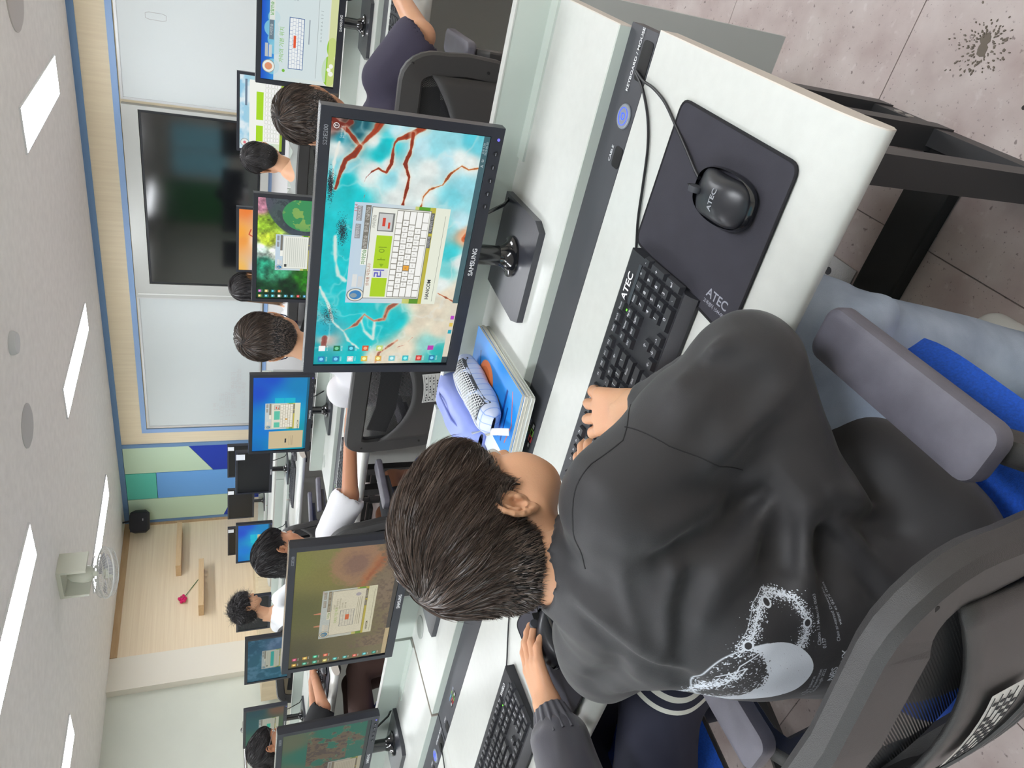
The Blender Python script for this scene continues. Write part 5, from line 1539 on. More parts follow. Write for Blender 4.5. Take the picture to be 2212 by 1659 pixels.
# ================================================================ PEOPLE
class SDF:
    def __init__(s, lo, hi, res):
        s.lo = np.array(lo, float); s.res = res
        s.n = np.maximum(4, np.ceil((np.array(hi) - s.lo) / res).astype(int) + 1)
        s.V = np.full(s.n, 1.0, np.float32)
        s.ax = [s.lo[i] + np.arange(s.n[i]) * res for i in range(3)]
    def region(s, c, r):
        sl = []
        for i in range(3):
            a = int(max(0, math.floor((c[i] - r[i] - s.lo[i]) / s.res))); b = int(min(s.n[i], math.ceil((c[i] + r[i] - s.lo[i]) / s.res) + 1))
            if b <= a: return None
            sl.append(slice(a, b))
        return tuple(sl)
    def pts(s, sl):
        X = s.ax[0][sl[0]][:, None, None]; Y = s.ax[1][sl[1]][None, :, None]; Z = s.ax[2][sl[2]][None, None, :]
        return X, Y, Z
    def merge(s, sl, d, k):
        v = s.V[sl]
        h = np.clip(.5 + .5 * (v - d) / k, 0, 1)
        s.V[sl] = v * (1 - h) + d * h - k * h * (1 - h)
    def carve(s, sl, d, k):
        v = s.V[sl]; d = -d
        h = np.clip(.5 - .5 * (v - d) / k, 0, 1)
        s.V[sl] = v * (1 - h) + d * h + k * h * (1 - h)
    def cone(s, a, b, ra, rb, k=.02, sub=False, flat=None):
        a = np.array(a, float); b = np.array(b, float); R = max(ra, rb) + k + 3 * s.res
        sl = s.region((a + b) / 2, np.abs(b - a) / 2 + R)
        if sl is None: return s
        X, Y, Z = s.pts(sl); ba = b - a; L = ba @ ba + 1e-12
        px, py, pz = X - a[0], Y - a[1], Z - a[2]
        t = np.clip((px * ba[0] + py * ba[1] + pz * ba[2]) / L, 0, 1)
        d = np.sqrt((px - t * ba[0]) ** 2 + (py - t * ba[1]) ** 2 + (pz - t * ba[2]) ** 2) - (ra + (rb - ra) * t)
        (s.carve if sub else s.merge)(sl, d.astype(np.float32), k)
        return s
    def ell(s, c, r, k=.02, M=None, sub=False):
        c = np.array(c, float); r = np.array(r, float); R = r.max() + k + 3 * s.res
        sl = s.region(c, np.array([R] * 3))
        if sl is None: return s
        X, Y, Z = s.pts(sl); px, py, pz = X - c[0], Y - c[1], Z - c[2]
        if M is not None:
            Mi = np.array(M)      # columns = local axes in world
            qx = px * Mi[0][0] + py * Mi[1][0] + pz * Mi[2][0]; qy = px * Mi[0][1] + py * Mi[1][1] + pz * Mi[2][1]; qz = px * Mi[0][2] + py * Mi[1][2] + pz * Mi[2][2]
        else: qx, qy, qz = px, py, pz
        k0 = np.sqrt((qx / r[0]) ** 2 + (qy / r[1]) ** 2 + (qz / r[2]) ** 2) + 1e-9
        k1 = np.sqrt((qx / r[0] ** 2) ** 2 + (qy / r[1] ** 2) ** 2 + (qz / r[2] ** 2) ** 2) + 1e-9
        d = k0 * (k0 - 1) / k1
        (s.carve if sub else s.merge)(sl, d.astype(np.float32), k)
        return s
    def sample(s, P):
        q = (P - s.lo) / s.res
        i = np.clip(q.astype(int), 0, s.n - 2); f = np.clip(q - i, 0, 1)
        o = 0
        for a in (0, 1):
            for b in (0, 1):
                for c in (0, 1):
                    w_ = (f[:, 0] if a else 1 - f[:, 0]) * (f[:, 1] if b else 1 - f[:, 1]) * (f[:, 2] if c else 1 - f[:, 2])
                    o = o + w_ * s.V[i[:, 0] + a, i[:, 1] + b, i[:, 2] + c]
        return o
    def grad(s, P):
        e = s.res; g_ = np.empty_like(P)
        for k in range(3):
            d = np.zeros(3); d[k] = e
            g_[:, k] = s.sample(P + d) - s.sample(P - d)
        return g_ / (np.linalg.norm(g_, axis=1)[:, None] + 1e-9)
    def surf(s, smooth=1):
        """surface nets: returns vertices and quads"""
        V = s.V; S = V < 0
        n = s.n
        c = np.zeros(n - 1, np.int8)
        for a in (0, 1):
            for b in (0, 1):
                for d in (0, 1):
                    c += S[a:n[0] - 1 + a, b:n[1] - 1 + b, d:n[2] - 1 + d]
        act = np.argwhere((c > 0) & (c < 8))
        idx = -np.ones(n - 1, np.int64); idx[act[:, 0], act[:, 1], act[:, 2]] = np.arange(len(act))
        acc = np.zeros((len(act), 3)); cnt = np.zeros(len(act))
        cor = [(a, b, d) for a in (0, 1) for b in (0, 1) for d in (0, 1)]
        vals = {q: V[act[:, 0] + q[0], act[:, 1] + q[1], act[:, 2] + q[2]] for q in cor}
        for q in cor:
            for ax in range(3):
                if q[ax] == 0:
                    p = list(q); p[ax] = 1; p = tuple(p)
                    v0, v1 = vals[q], vals[p]; m = (v0 < 0) != (v1 < 0)
                    t = np.where(m, v0 / np.where(m, v0 - v1, 1), 0)
                    pos = np.array(q, float)[None, :].repeat(len(act), 0); pos[:, ax] += t
                    acc += pos * m[:, None]; cnt += m
        P = act + acc / np.maximum(cnt, 1)[:, None]
        F_ = []
        for ax in range(3):
            a1, a2 = [(1, 2), (2, 0), (0, 1)][ax]
            A = [slice(0, -1) if i == ax else slice(1, -1) for i in range(3)]
            B = [slice(1, None) if i == ax else slice(1, -1) for i in range(3)]
            s0, s1 = S[tuple(A)], S[tuple(B)]
            e = np.argwhere(s0 != s1)
            if len(e) == 0: continue
            flip = s0[e[:, 0], e[:, 1], e[:, 2]]
            for i in range(3):
                if i != ax: e[:, i] += 1
            def at(d1, d2):
                q = e.copy(); q[:, a1] -= d1; q[:, a2] -= d2
                return idx[q[:, 0], q[:, 1], q[:, 2]]
            f4 = np.stack([at(1, 1), at(0, 1), at(0, 0), at(1, 0)], 1)
            f4[~flip] = f4[~flip][:, ::-1]
            F_.append(f4)
        F_ = np.concatenate(F_)
        F_ = F_[(F_ >= 0).all(1)]
        P = s.lo + P * s.res
        for _ in range(smooth):
            a = np.zeros_like(P); k = np.zeros(len(P))
            for i in range(4):
                np.add.at(a, F_[:, i], P[F_[:, (i + 1) % 4]]); np.add.at(k, F_[:, i], 1)
                np.add.at(a, F_[:, i], P[F_[:, i - 1]]); np.add.at(k, F_[:, i], 1)
            P = P * .5 + .5 * a / np.maximum(k, 1)[:, None]
        return P, F_

def np_mesh(name, parts, m, parent, smooth=True, attr=None):
    """parts: list of (verts, quads)"""
    k = 0; VV = []; FF = []
    for v, f_ in parts:
        VV.append(v); FF.append(f_ + k); k += len(v)
    V = np.concatenate(VV).astype(np.float32); Fq = np.concatenate(FF).astype(np.int32)
    me = bpy.data.meshes.new(name)
    me.vertices.add(len(V)); me.vertices.foreach_set('co', V.ravel())
    me.loops.add(Fq.size); me.loops.foreach_set('vertex_index', Fq.ravel())
    me.polygons.add(len(Fq)); me.polygons.foreach_set('loop_start', np.arange(0, Fq.size, 4, dtype=np.int32))
    me.polygons.foreach_set('loop_total', np.full(len(Fq), 4, np.int32))
    me.polygons.foreach_set('use_smooth', np.full(len(Fq), smooth))
    me.update(calc_edges=True)
    for an, av in (attr or {}).items():
        at = me.attributes.new(an, 'FLOAT', 'POINT'); at.data.foreach_set('value', av.astype(np.float32))
    me.materials.append(m)
    return link(name, me, parent)

def skin_mat(name, col, col2):
    m = mat(name, col, .48, noise=0, bump=.12, bscale=500, sss=.12, col2=col2, nscale=7)
    return m
M_skin = skin_mat('light tan skin', (214, 164, 128), (204, 150, 116))
M_skin2 = skin_mat('tan skin', (196, 140, 106), (186, 128, 96))
M_ear = M_skin

def hair_mat(name, col, tip):
    m = bpy.data.materials.new(name); m.use_nodes = True
    nt = m.node_tree; bs = nt.nodes['Principled BSDF']
    bs.inputs['Roughness'].default_value = .36; bs.inputs['Specular IOR Level'].default_value = .55
    at = nt.nodes.new('ShaderNodeAttribute'); at.attribute_name = 'tone'
    cr = nt.nodes.new('ShaderNodeValToRGB')
    cr.color_ramp.elements[0].color = rgb(*col); cr.color_ramp.elements[1].color = rgb(*tip)
    nt.links.new(at.outputs['Fac'], cr.inputs[0]); nt.links.new(cr.outputs[0], bs.inputs['Base Color'])
    return m
M_hair = hair_mat('dark brown hair', (34, 28, 27), (128, 108, 96))
M_hair2 = hair_mat('black hair', (16, 14, 16), (62, 56, 58))
M_scalp = mat('hair under layer', (26, 22, 22), .7, noise=.3, nscale=60)

def rotm(yaw=0, pitch=0, roll=0):
    """columns: right, forward, up. yaw left positive, pitch down positive, roll to the left positive"""
    return np.array((Euler((0, 0, math.radians(yaw))).to_matrix() @ Euler((-math.radians(pitch), 0, 0)).to_matrix() @ Euler((0, math.radians(roll), 0)).to_matrix()))

def head_sdf(c, R, sc, res, neck=None, ears=True):
    c = np.array(c, float)
    def T(p): return c + R @ (np.array(p, float) * sc)
    S = SDF(c - .16 * sc - .02, c + .16 * sc + .02, res)
    E = lambda p, r, k=.02, sub=False, M=None: S.ell(T(p), np.array(r) * sc, k * sc, R if M is None else R @ M, sub)
    Cn = lambda a, b, ra, rb, k=.02, sub=False: S.cone(T(a), T(b), ra * sc, rb * sc, k * sc, sub)
    E((0, -.018, .032), (.074, .090, .076))
    E((0, .030, .025), (.064, .058, .056), .02)
    E((0, .030, -.030), (.055, .056, .058), .02)
    for s_ in (-1, 1):
        Cn((s_ * .048, .0, -.045), (s_ * .016, .058, -.078), .022, .017, .02)
        E((s_ * .042, .026, -.038), (.025, .046, .036), .02); E((s_ * .034, .050, -.056), (.026, .026, .028), .02)
        E((s_ * .034, .058, -.030), (.024, .024, .026), .02)
    E((0, .062, -.080), (.018, .016, .015), .02)
    Cn((-.030, .078, .020), (.030, .078, .020), .010, .010, .012)
    for s_ in (-1, 1): E((s_ * .029, .090, .004), (.016, .012, .010), .010, True)
    for s_ in (-1, 1): E((s_ * .029, .076, .003), (.013, .011, .010), .004)
    Cn((0, .084, .008), (0, .100, -.022), .007, .010, .010)
    for s_ in (-1, 1): E((s_ * .010, .092, -.025), (.007, .008, .006), .005)
    E((0, .088, -.048), (.020, .009, .005), .005); E((0, .086, -.057), (.017, .009, .006), .004)
    Cn((-.016, .097, -.0525), (.016, .097, -.0525), .0016, .0016, .002, True)
    if neck is not None:
        S.cone(T((0, -.022, -.030)), np.array(neck, float), .047 * sc, .050 * sc, .022 * sc)
    return S, T

def ears_mesh(T, R, sc, res=.0016, k=1.0):
    """both outer ears at fine resolution: plate, rim, inner fold, bowl, tragus and lobe"""
    out = []
    for s_ in (-1, 1):
        bk = np.array((s_ * .24, -.97, 0)); up = np.array((s_ * .10, -.16, .98)); up -= bk * (up @ bk); up /= np.linalg.norm(up)
        n = np.cross(bk, up); n *= np.sign(n[0] * s_)
        o = np.array((s_ * .0715, -.002, -.010))
        def L(b, u, h): return T(o + (bk * b + up * u + n * h) * k)
        Mx = R @ np.stack([bk, up, n], 1)
        c = L(.012, 0, 0)
        S = SDF(c - .05 * sc, c + .05 * sc, res)
        q = sc * k
        S.ell(L(.012, .003, -.001), np.array((.0155, .0265, .0032)) * q, .004 * q, Mx)
        S.cone(L(-.004, .004, -.004), L(-.004, -.012, -.004), .010 * q, .008 * q, .006 * q)
        rim = [(.001, .004, .003), (-.001, .016, .003), (.004, .026, .004), (.012, .030, .005), (.021, .027, .006), (.027, .018, .007), (.0285, .006, .007), (.026, -.006, .006), (.020, -.016, .004), (.012, -.024, .002)]
        for a_, b_ in zip(rim[:-1], rim[1:]): S.cone(L(*a_), L(*b_), .0034 * q, .0034 * q, .0025 * q)
        S.ell(L(.007, -.025, .000), np.array((.0075, .0085, .0042)) * q, .004 * q, Mx)
        an = [(.012, .018, .002), (.018, .010, .003), (.0185, .0, .003), (.014, -.011, .003), (.006, -.016, .002)]
        for a_, b_ in zip(an[:-1], an[1:]): S.cone(L(*a_), L(*b_), .0028 * q, .0028 * q, .003 * q)
        S.ell(L(.008, -.003, .004), np.array((.0078, .0110, .0060)) * q, .002 * q, Mx, sub=True)
        S.cone(L(-.001, -.003, .003), L(-.001, -.008, .003), .0038 * q, .0034 * q, .002 * q)
        out.append(S.surf(1))
    return out

def hand_sdf(S, wr, d, up, side, sc=.86, curls=(.25, .25, .3, .35), spread=1.0, thumb=(.4, -.2), res=None):
    """wr wrist point, d direction of the fingers, up back-of-hand normal, side = +1 right hand"""
    wr = np.array(wr, float); d = np.array(d, float); d /= np.linalg.norm(d)
    up = np.array(up, float); up -= d * (up @ d); up /= np.linalg.norm(up)
    tx = np.cross(d, up) * (-side)          # towards the thumb
    def T(x, y, z): return wr + (tx * x + d * y + up * z) * sc
    K = [(.028, .078), (.010, .083), (-.009, .080), (-.026, .071)]
    for x_, y_ in K:
        S.cone(T(x_ * .55, -.005, 0), T(x_, y_, .003), .016 * sc, .0105 * sc, .012 * sc)
    L = [(.040, .024, .019), (.044, .027, .020), (.041, .025, .019), (.032, .019, .017)]
    for i, (x_, y_) in enumerate(K):
        cu = curls[i]; a = cu * .6; p = np.array((x_, y_, .003)); sp = (x_ * 2.6) * spread
        dirx = sp
        for j, l_ in enumerate(L[i]):
            q = p + np.array((math.sin(dirx) * math.cos(a), math.cos(dirx) * math.cos(a), -math.sin(a))) * l_
            S.cone(T(*p), T(*q), (.0092 - .0011 * j) * sc, (.0086 - .0012 * j) * sc, .004 * sc)
            p = q; a += cu * (1.3 if j == 0 else 1.0)
    p = np.array((.018, .018, -.006)); q = np.array((.040, .046, -.012)); r_ = q + np.array((math.sin(thumb[0]) * .032, math.cos(thumb[0]) * .032, thumb[1] * .02)); t_ = r_ + np.array((math.sin(thumb[0] * .3) * .024, math.cos(thumb[0] * .3) * .024, thumb[1] * .02))
    S.cone(T(*p), T(*q), .016 * sc, .0125 * sc, .010 * sc); S.cone(T(*q), T(*r_), .0115 * sc, .0098 * sc, .005 * sc); S.cone(T(*r_), T(*t_), .0098 * sc, .0078 * sc, .004 * sc)

def hair_cap(T, R, sc, c, res, style='short', grow=1.0):
    c = np.array(c, float)
    S = SDF(c - .17 * sc - .02, c + .17 * sc + .02, res)
    E = lambda p, r, k=.02, sub=False: S.ell(T(p), np.array(r) * sc, k * sc, R, sub)
    Cn = lambda a, b, ra, rb, k=.02, sub=False: S.cone(T(a), T(b), ra * sc, rb * sc, k * sc, sub)
    g_ = .006 * grow
    E((0, -.020, .040), (.080 + g_, .096 + g_, .080 + g_))
    E((0, -.058, -.020), (.062 + g_, .050 + g_, .060 + g_), .02)
    E((0, .040, .052), (.064 + g_, .060, .048), .02)
    if style in ('short', 'curly'):
        # clear the face, the neck and the ears
        E((0, .085, -.050), (.075, .070, .072), .008, True)
        E((0, .030, -.105), (.11, .080, .060), .01, True)
        for s_ in (-1, 1): E((s_ * .090, -.012, -.016), (.026, .024, .032), .006, True)
        for s_ in (-1, 1): E((s_ * .085, .040, -.040), (.030, .030, .040), .008, True)
        for s_ in (-1, 1): Cn((s_ * .073, .022, .010), (s_ * .071, .020, -.020), .0045, .002, .006)
    elif style == 'long':
        E((0, .085, -.040), (.062, .070, .072), .008, True)
    elif style == 'bun':
        E((0, .085, -.045), (.070, .070, .072), .008, True)
        E((0, .030, -.105), (.11, .080, .060), .01, True)
        for s_ in (-1, 1): E((s_ * .088, -.004, -.018), (.024, .022, .034), .006, True)
        E((.030, -.115, .0), (.036, .034, .036), .01)
    return S

def strands(S, T, R, sc, parts, n, length, width, seed=1, whorl=(-.018, -.085, .085), lift=.004, swirl=.5, grav=.4, segs=6, curl=0.0, inward=True, side=0.0, frizz=.12):
    """hair ribbons flowing over the cap from the crown"""
    P, F_ = parts; rg = np.random.RandomState(seed)
    a = P[F_[:, 0]]; b = P[F_[:, 1]]; c = P[F_[:, 2]]
    ar = np.linalg.norm(np.cross(b - a, c - a), axis=1)
    cs = T((0, -.01, .02))
    # only the outer side
    nrm = np.cross(b - a, c - a); nrm /= (np.linalg.norm(nrm, axis=1)[:, None] + 1e-9)
    out = ((a - cs) * nrm).sum(1)
    sgn = 1.0 if np.median(out) > 0 else -1.0
    ar = ar * ((out * sgn) > 0.01)
    pick = rg.choice(len(ar), n, p=ar / ar.sum())
    u = rg.rand(n, 1); v = rg.rand(n, 1)
    p = a[pick] + (b[pick] - a[pick]) * u + (c[pick] - a[pick]) * v
    wc = T(whorl); upv = R @ np.array((0, 0, 1.0)); fw = R @ np.array((0, 1.0, 0)); rt = R @ np.array((1.0, 0, 0))
    pts_ = np.empty((n, segs + 1, 3)); nn = np.empty((n, segs + 1, 3))
    clump = rg.rand(400, 3) ; 
    jit = rg.randn(n, 3) * frizz
    L = length * (.55 + .6 * rg.rand(n, 1))
    # short at the nape and over the ears
    hgt = ((p - cs) @ upv)[:, None]
    fac = np.clip((hgt + .040 * sc) / (.08 * sc), .12, 1.0)
    L = L * fac
    step = L / segs
    d = None
    ph = rg.rand(n, 1) * 6.28
    for k in range(segs + 1):
        g_ = S.grad(p)
        pts_[:, k] = p; nn[:, k] = g_
        r_ = p - wc
        base = r_ / (np.linalg.norm(r_, axis=1)[:, None] + 1e-6)
        sw = np.cross(g_, base)
        near = np.exp(-(np.linalg.norm(r_, axis=1)[:, None] / (.05 * sc)) ** 2)
        dd = base + sw * (swirl * near + .10) - upv * grav * (1 - near) + rt * side + fw * .15
        dd = dd + jit
        if curl: dd = dd + curl * (np.cross(g_, dd) * np.sin(ph + k * 1.5) )
        dd = dd - g_ * (dd * g_).sum(1)[:, None]
        dd /= (np.linalg.norm(dd, axis=1)[:, None] + 1e-9)
        d = dd if d is None else d * .45 + dd * .55
        d /= (np.linalg.norm(d, axis=1)[:, None] + 1e-9)
        p = p + d * step
        tgt = lift * (.3 + np.abs(jit[:, :1]) * 4) * ((k + 1) / segs if inward else 1)
        if curl: tgt = tgt + .004 * np.abs(np.sin(ph + k * 1.5))
        p = p - g_ * (S.sample(p)[:, None] - tgt)
    w_ = width * (.7 + .6 * rg.rand(n, 1))
    V = np.empty((n, segs + 1, 2, 3))
    for k in range(segs + 1):
        dk = pts_[:, min(k + 1, segs)] - pts_[:, max(k - 1, 0)]
        sd = np.cross(dk, nn[:, k]); sd /= (np.linalg.norm(sd, axis=1)[:, None] + 1e-9)
        tw = sd * np.cos(jit[:, :1] * 6) + nn[:, k] * np.sin(jit[:, :1] * 6)
        tp = (1 - (k / segs) ** 2.2) * .9 + .1
        V[:, k, 0] = pts_[:, k] - tw * w_ * tp / 2; V[:, k, 1] = pts_[:, k] + tw * w_ * tp / 2
    base_i = (np.arange(n) * (segs + 1) * 2)[:, None]
    q = np.concatenate([np.stack([base_i[:, 0] + 2 * k, base_i[:, 0] + 2 * k + 1, base_i[:, 0] + 2 * k + 3, base_i[:, 0] + 2 * k + 2], 1) for k in range(segs)])
    # tone: clumpy along the flow
    ang = np.arctan2((pts_[:, 0] - wc) @ rt, (pts_[:, 0] - wc) @ fw)
    tone = .35 + .25 * np.sin(ang * 23) * np.sin(ang * 7 + 1) + rg.randn(n) * .16
    tone = np.clip(np.repeat(tone, (segs + 1) * 2), 0, 1)
    return V.reshape(-1, 3), q, tone

def eyes_and_brows(T, R, sc, parent, loc0):
    Mw = mat('eye white', (226, 222, 216), .2); Mi = mat('dark iris', (24, 16, 12), .1)
    for s_ in (-1, 1):
        c_ = T((s_ * .029, .0785, .003))
        e = MB(); e.lathe([(.0001, -.0115 * sc), (.006 * sc, -.0098 * sc), (.0105 * sc, -.005 * sc), (.0115 * sc, 0), (.0105 * sc, .005 * sc), (.006 * sc, .0098 * sc), (.0001, .0115 * sc)], c_, 16)
        o = e.build('eye', Mw, parent)
        f_ = Vector(R @ np.array((0, 1.0, 0)))
        MB().lathe([(.0001, .0122 * sc), (.003 * sc, .0118 * sc), (.0052 * sc, .0104 * sc)], c_, 14, M=f_.to_track_quat('Z', 'Y').to_matrix()).build('iris', Mi, o)
        MB().tube([T((s_ * .014, .092, .020)), T((s_ * .028, .092, .025)), T((s_ * .044, .080, .022))], .0024 * sc, 6).build('eyebrow', M_scalp, parent)

def folds(S, amp=.004, freq=26, seed=0, dirv=(1, .3, .5), mask=None):
    """soft cloth wrinkles carved into the field"""
    rg = np.random.RandomState(seed)
    X, Y, Z = np.meshgrid(*S.ax, indexing='ij', sparse=True)
    n_ = 0
    for k in range(4):
        v = np.array(dirv, float) + rg.randn(3) * .45; v /= np.linalg.norm(v); v *= freq * (.6 + .5 * k)
        w_ = rg.randn(3) * freq * .35
        n_ = n_ + np.abs(np.sin((X * v[0] + Y * v[1] + Z * v[2]) + 1.6 * np.sin(X * w_[0] + Y * w_[1] + Z * w_[2] + k) + rg.rand() * 6)) / (1 + .5 * k)
    S.V += (amp * (n_ / 2.2 - .55)).astype(np.float32)

def pupil(label, x, y, rz, head=(0, .10, 1.055), yaw=0, pitch=15, roll=0, sc=.97, shirt=(230, 230, 230), pants=(40, 40, 44), skin=None, hair=None,
          style='short', nh=3500, arms=None, sleeve='short', res=.0065, seatz=.475, legs='long', res_head=.0045, hlen=.045, extra=None, shirt_mat=None, pants_mat=None, build_hands=True, neckoff=(0, 0, 0)):
    t = thing('person', label, 'person', (x, y, 0), rz)
    skin = skin or M_skin; hair = hair or M_hair2
    R = rotm(yaw, pitch, roll)
    hd = np.array(head, float)
    neck = np.array((0, hd[1] * .45 - .015, hd[2] - .165)) + np.array(neckoff)
    HS, T = head_sdf(hd, R, sc, res_head, neck)
    arms = arms or {}
    AL = arms.get(-1, ((-.155, .03, .86), (-.20, .14, .68), (-.13, .34, .765)))
    AR = arms.get(1, ((.155, .03, .86), (.20, .14, .68), (.13, .34, .765)))
    lo = (-.42, -.22, .0); hi = (.42, .62, .98)
    for A in (AL, AR):
        for p in A: lo = tuple(min(a, b - .12) for a, b in zip(lo, p)); hi = tuple(max(a, b + .12) for a, b in zip(hi, p))
    lo = (lo[0], lo[1], 0)
    # ---- skin: torso core, arms, legs
    B = SDF(lo, hi, res * 1.15)
    B.cone(neck + np.array((0, 0, .04)), (0, .02, .84), .046, .07, .02)
    B.cone((0, .01, .82), (0, -.02, .56), .095, .10, .04)
    for A in (AL, AR):
        B.cone(A[0], A[1], .040, .034, .02); B.cone(A[1], A[2], .034, .023, .02)
    kz = seatz + .075
    LG = [((s_ * .08, .0, kz), (s_ * .11, .36, kz - .01), (s_ * .10, .40, .09)) for s_ in (-1, 1)]
    for a, b, c in LG:
        B.cone(a, b, .066, .05, .03); B.cone(b, c, .048, .030, .02)
    bp = B.surf(1)
    parts = [HS.surf(1), bp] + ears_mesh(T, R, sc, .0025)
    # ---- hands
    if build_hands:
        for s_, A in ((-1, AL), (1, AR)):
            w_ = np.array(A[2]); d = w_ - np.array(A[1]); d /= np.linalg.norm(d)
            hdn = arms.get(('hand', s_), {})
            dd = np.array(hdn.get('d', (d[0], d[1], min(d[2], -.05) * .3)), float)
            HSd = SDF(w_ - .13, w_ + .13, hdn.get('res', .0045))
            HSd.cone(w_ - d * .06, w_, .026, .022, .01)
            hand_sdf(HSd, w_, dd, hdn.get('up', (0, 0, 1)), s_, curls=hdn.get('curls', (.45, .4, .45, .5)), spread=hdn.get('spread', 1.0))
            parts.append(HSd.surf(1))
    np_mesh('body', parts, skin, t)
    eyes_and_brows(T, R, sc, t, hd)
    # ---- hair
    CS = hair_cap(T, R, sc, hd, res_head, 'short' if style == 'curly' else style, 1.0 if style != 'curly' else 2.6)
    cp_ = CS.surf(1)
    ht = stuff(np_mesh('hair', [cp_], M_scalp, t))
    kw = dict(short=dict(length=.045 if hlen is None else hlen, width=.0016), curly=dict(length=.05, width=.0022, curl=1.6, lift=.012, frizz=.4), long=dict(length=.10, width=.0020, grav=.9, lift=.003), bun=dict(length=.07, width=.0016, grav=-.1, lift=.002))[style]
    V, q, tone = strands(CS, T, R, sc, cp_, nh, seed=int(abs(x) * 100) + 3, **kw)
    stuff(np_mesh('hair_strands', [(V, q)], hair, ht, attr={'tone': tone}))
    # ---- shirt
    Sm = shirt_mat or mat('shirt %d %d %d' % shirt, shirt, .85, bump=.25, bscale=500)
    SH = SDF(lo, hi, res)
    SH.ell((0, .015, .80), (.150, .092, .115), .03); SH.cone((0, .0, .78), (0, -.03, .56), .118, .130, .04)
    SH.ell((0, -.02, .56), (.165, .125, .085), .03)
    SH.cone(neck + np.array((0, -.005, -.03)), (0, .01, .82), .058, .09, .03)
    for A in (AL, AR):
        a, b, c = [np.array(q_, float) for q_ in A]
        if sleeve == 'short': e = a + (b - a) * .82; SH.cone(a, e, .062, .072, .03); SH.cone(e + (b - a) * .10, e + (b - a) * .34, .056, .060, .006, True)
        else: SH.cone(a, b, .058, .052, .03); SH.cone(b, b + (c - b) * .93, .052, .038, .02)
    SH.cone(neck + np.array((0, .004, .016)), neck + np.array((0, .02, .12)), .050, .070, .008, True)
    folds(SH, .0045, 24, seed=int(abs(y) * 50))
    np_mesh('shirt', [SH.surf(1)], Sm, t)
    # ---- trousers and shoes
    Pm = pants_mat or mat('trousers %d %d %d' % pants, pants, .85, bump=.3, bscale=400)
    PS = SDF((-.30, -.20, .0), (.30, .60, .75), res * 1.1)
    PS.ell((0, -.02, seatz + .075), (.150, .115, .075), .03)
    for a, b, c in LG:
        if legs == 'short': e = np.array(a) + (np.array(b) - np.array(a)) * .62; PS.cone(a, e, .080, .078, .03)
        else: PS.cone(a, b, .080, .066, .03); PS.cone(b, np.array(c) + np.array((0, 0, -.01)), .066, .052, .02)
    folds(PS, .003, 30, seed=4)
    np_mesh('shorts' if legs == 'short' else 'trousers', [PS.surf(1)], Pm, t)
    for a, b, c in LG:
        F2 = SDF((c[0] - .07, c[1] - .09, 0), (c[0] + .07, c[1] + .20, .14), .007)
        F2.cone((c[0], c[1] - .02, .045), (c[0], c[1] + .12, .034), .040, .032, .02)
        F2.V = np.maximum(F2.V, (.004 - F2.ax[2])[None, None, :].astype(np.float32))
        np_mesh('shoe', [F2.surf(1)], mat('white shoe', (206, 206, 204), .6), t)
    if extra: extra(t, T, R, sc, neck)
    return t
# ---------------------------------------------------------------- the pupil in black, nearest the camera
def print_canvas():
    """the white graphic and words on the back of the black shirt; x right, y down as worn"""
    c = Canvas(560, 700, (0, 0, 0)); W1 = (255, 255, 255)
    rg = np.random.RandomState(11)
    n = vnoise(560, 700, 60, 5, 3); n2 = vnoise(560, 700, 110, 8, 2)
    # solid body, broken up towards its top
    d = ((c.X - .40) / .26) ** 2 + ((c.Y - .42) / .25) ** 2
    ins = d < 1
    hole = ((c.X - .42) / .20) ** 2 + ((c.Y - .29) / .13) ** 2
    edge = np.clip((hole - .9) * 1.2, 0, 1) + (n2 - .5) * 1.6
    m = ins * np.clip((edge - .25) * 8, 0, 1)
    c.blend(m.astype(np.float32), W1)
    c.blend(np.clip(1 - np.abs(np.sqrt(d) - 1) * 28, 0, 1) * (c.Y < .42), W1)
    def swarm(P, wd, k, sz=3):
        for _ in range(k):
            i = rg.randint(len(P) - 1); s = rg.rand(); p = np.array(P[i]) * (1 - s) + np.array(P[i + 1]) * s
            q = p + rg.randn(2) * np.array((wd, wd * .8)) * .55
            a, b = int(q[0] * 560), int(q[1] * 700); z = rg.randint(1, sz + 1)
            if 3 < a < 556 and 3 < b < 696: c.a[b:b + z, a:a + z] = 255
    loop = [(.62, .30), (.74, .36), (.88, .42), (.95, .50), (.90, .60), (.76, .64), (.64, .62), (.56, .57)]
    swarm(loop, .035, 2600, 4); swarm(loop, .07, 260, 3)
    swarm([(.10, .14), (.22, .18), (.34, .22), (.46, .30)], .035, 1500, 4); swarm([(.0, .11), (.12, .14)], .03, 500, 3)
    c.line(loop, .007, W1, .9); c.line([(x + .03, y - .02) for x, y in loop[:5]], .004, W1, .8)
    c.line([(.30, .20), (.38, .27), (.52, .30), (.60, .38), (.58, .48)], .006, W1); c.line([(.44, .22), (.50, .33), (.42, .30), (.47, .26)], .006, W1)
    for x, y in ((.17, .155), (.66, .33), (.90, .47), (.74, .635)):
        c.ell(x, y, .036, .024, W1); c.ell(x, y, .024, .015, (0, 0, 0))
    c.text('Chaos 13 Multicult 0003', .74, .70, .020, W1, .012); c.text('0157', .58, .725, .020, W1, .012)
    c.text('Chao ar-earsed Dawnguise', .74, .80, .018, W1, .012); c.text('winter et 0272 china', .80, .825, .018, W1, .012)
    c.text('The universe', .27, .690, .018, W1, .01); c.text('1 10 3 wintermuten', .28, .712, .018, W1, .01); c.text('Quadrangle 2022', .29, .734, .018, W1, .01)
    c.text('NBS', .34, .790, .036, W1, .02); c.text('UNBOXX', .38, .832, .036, W1, .02)
    return c

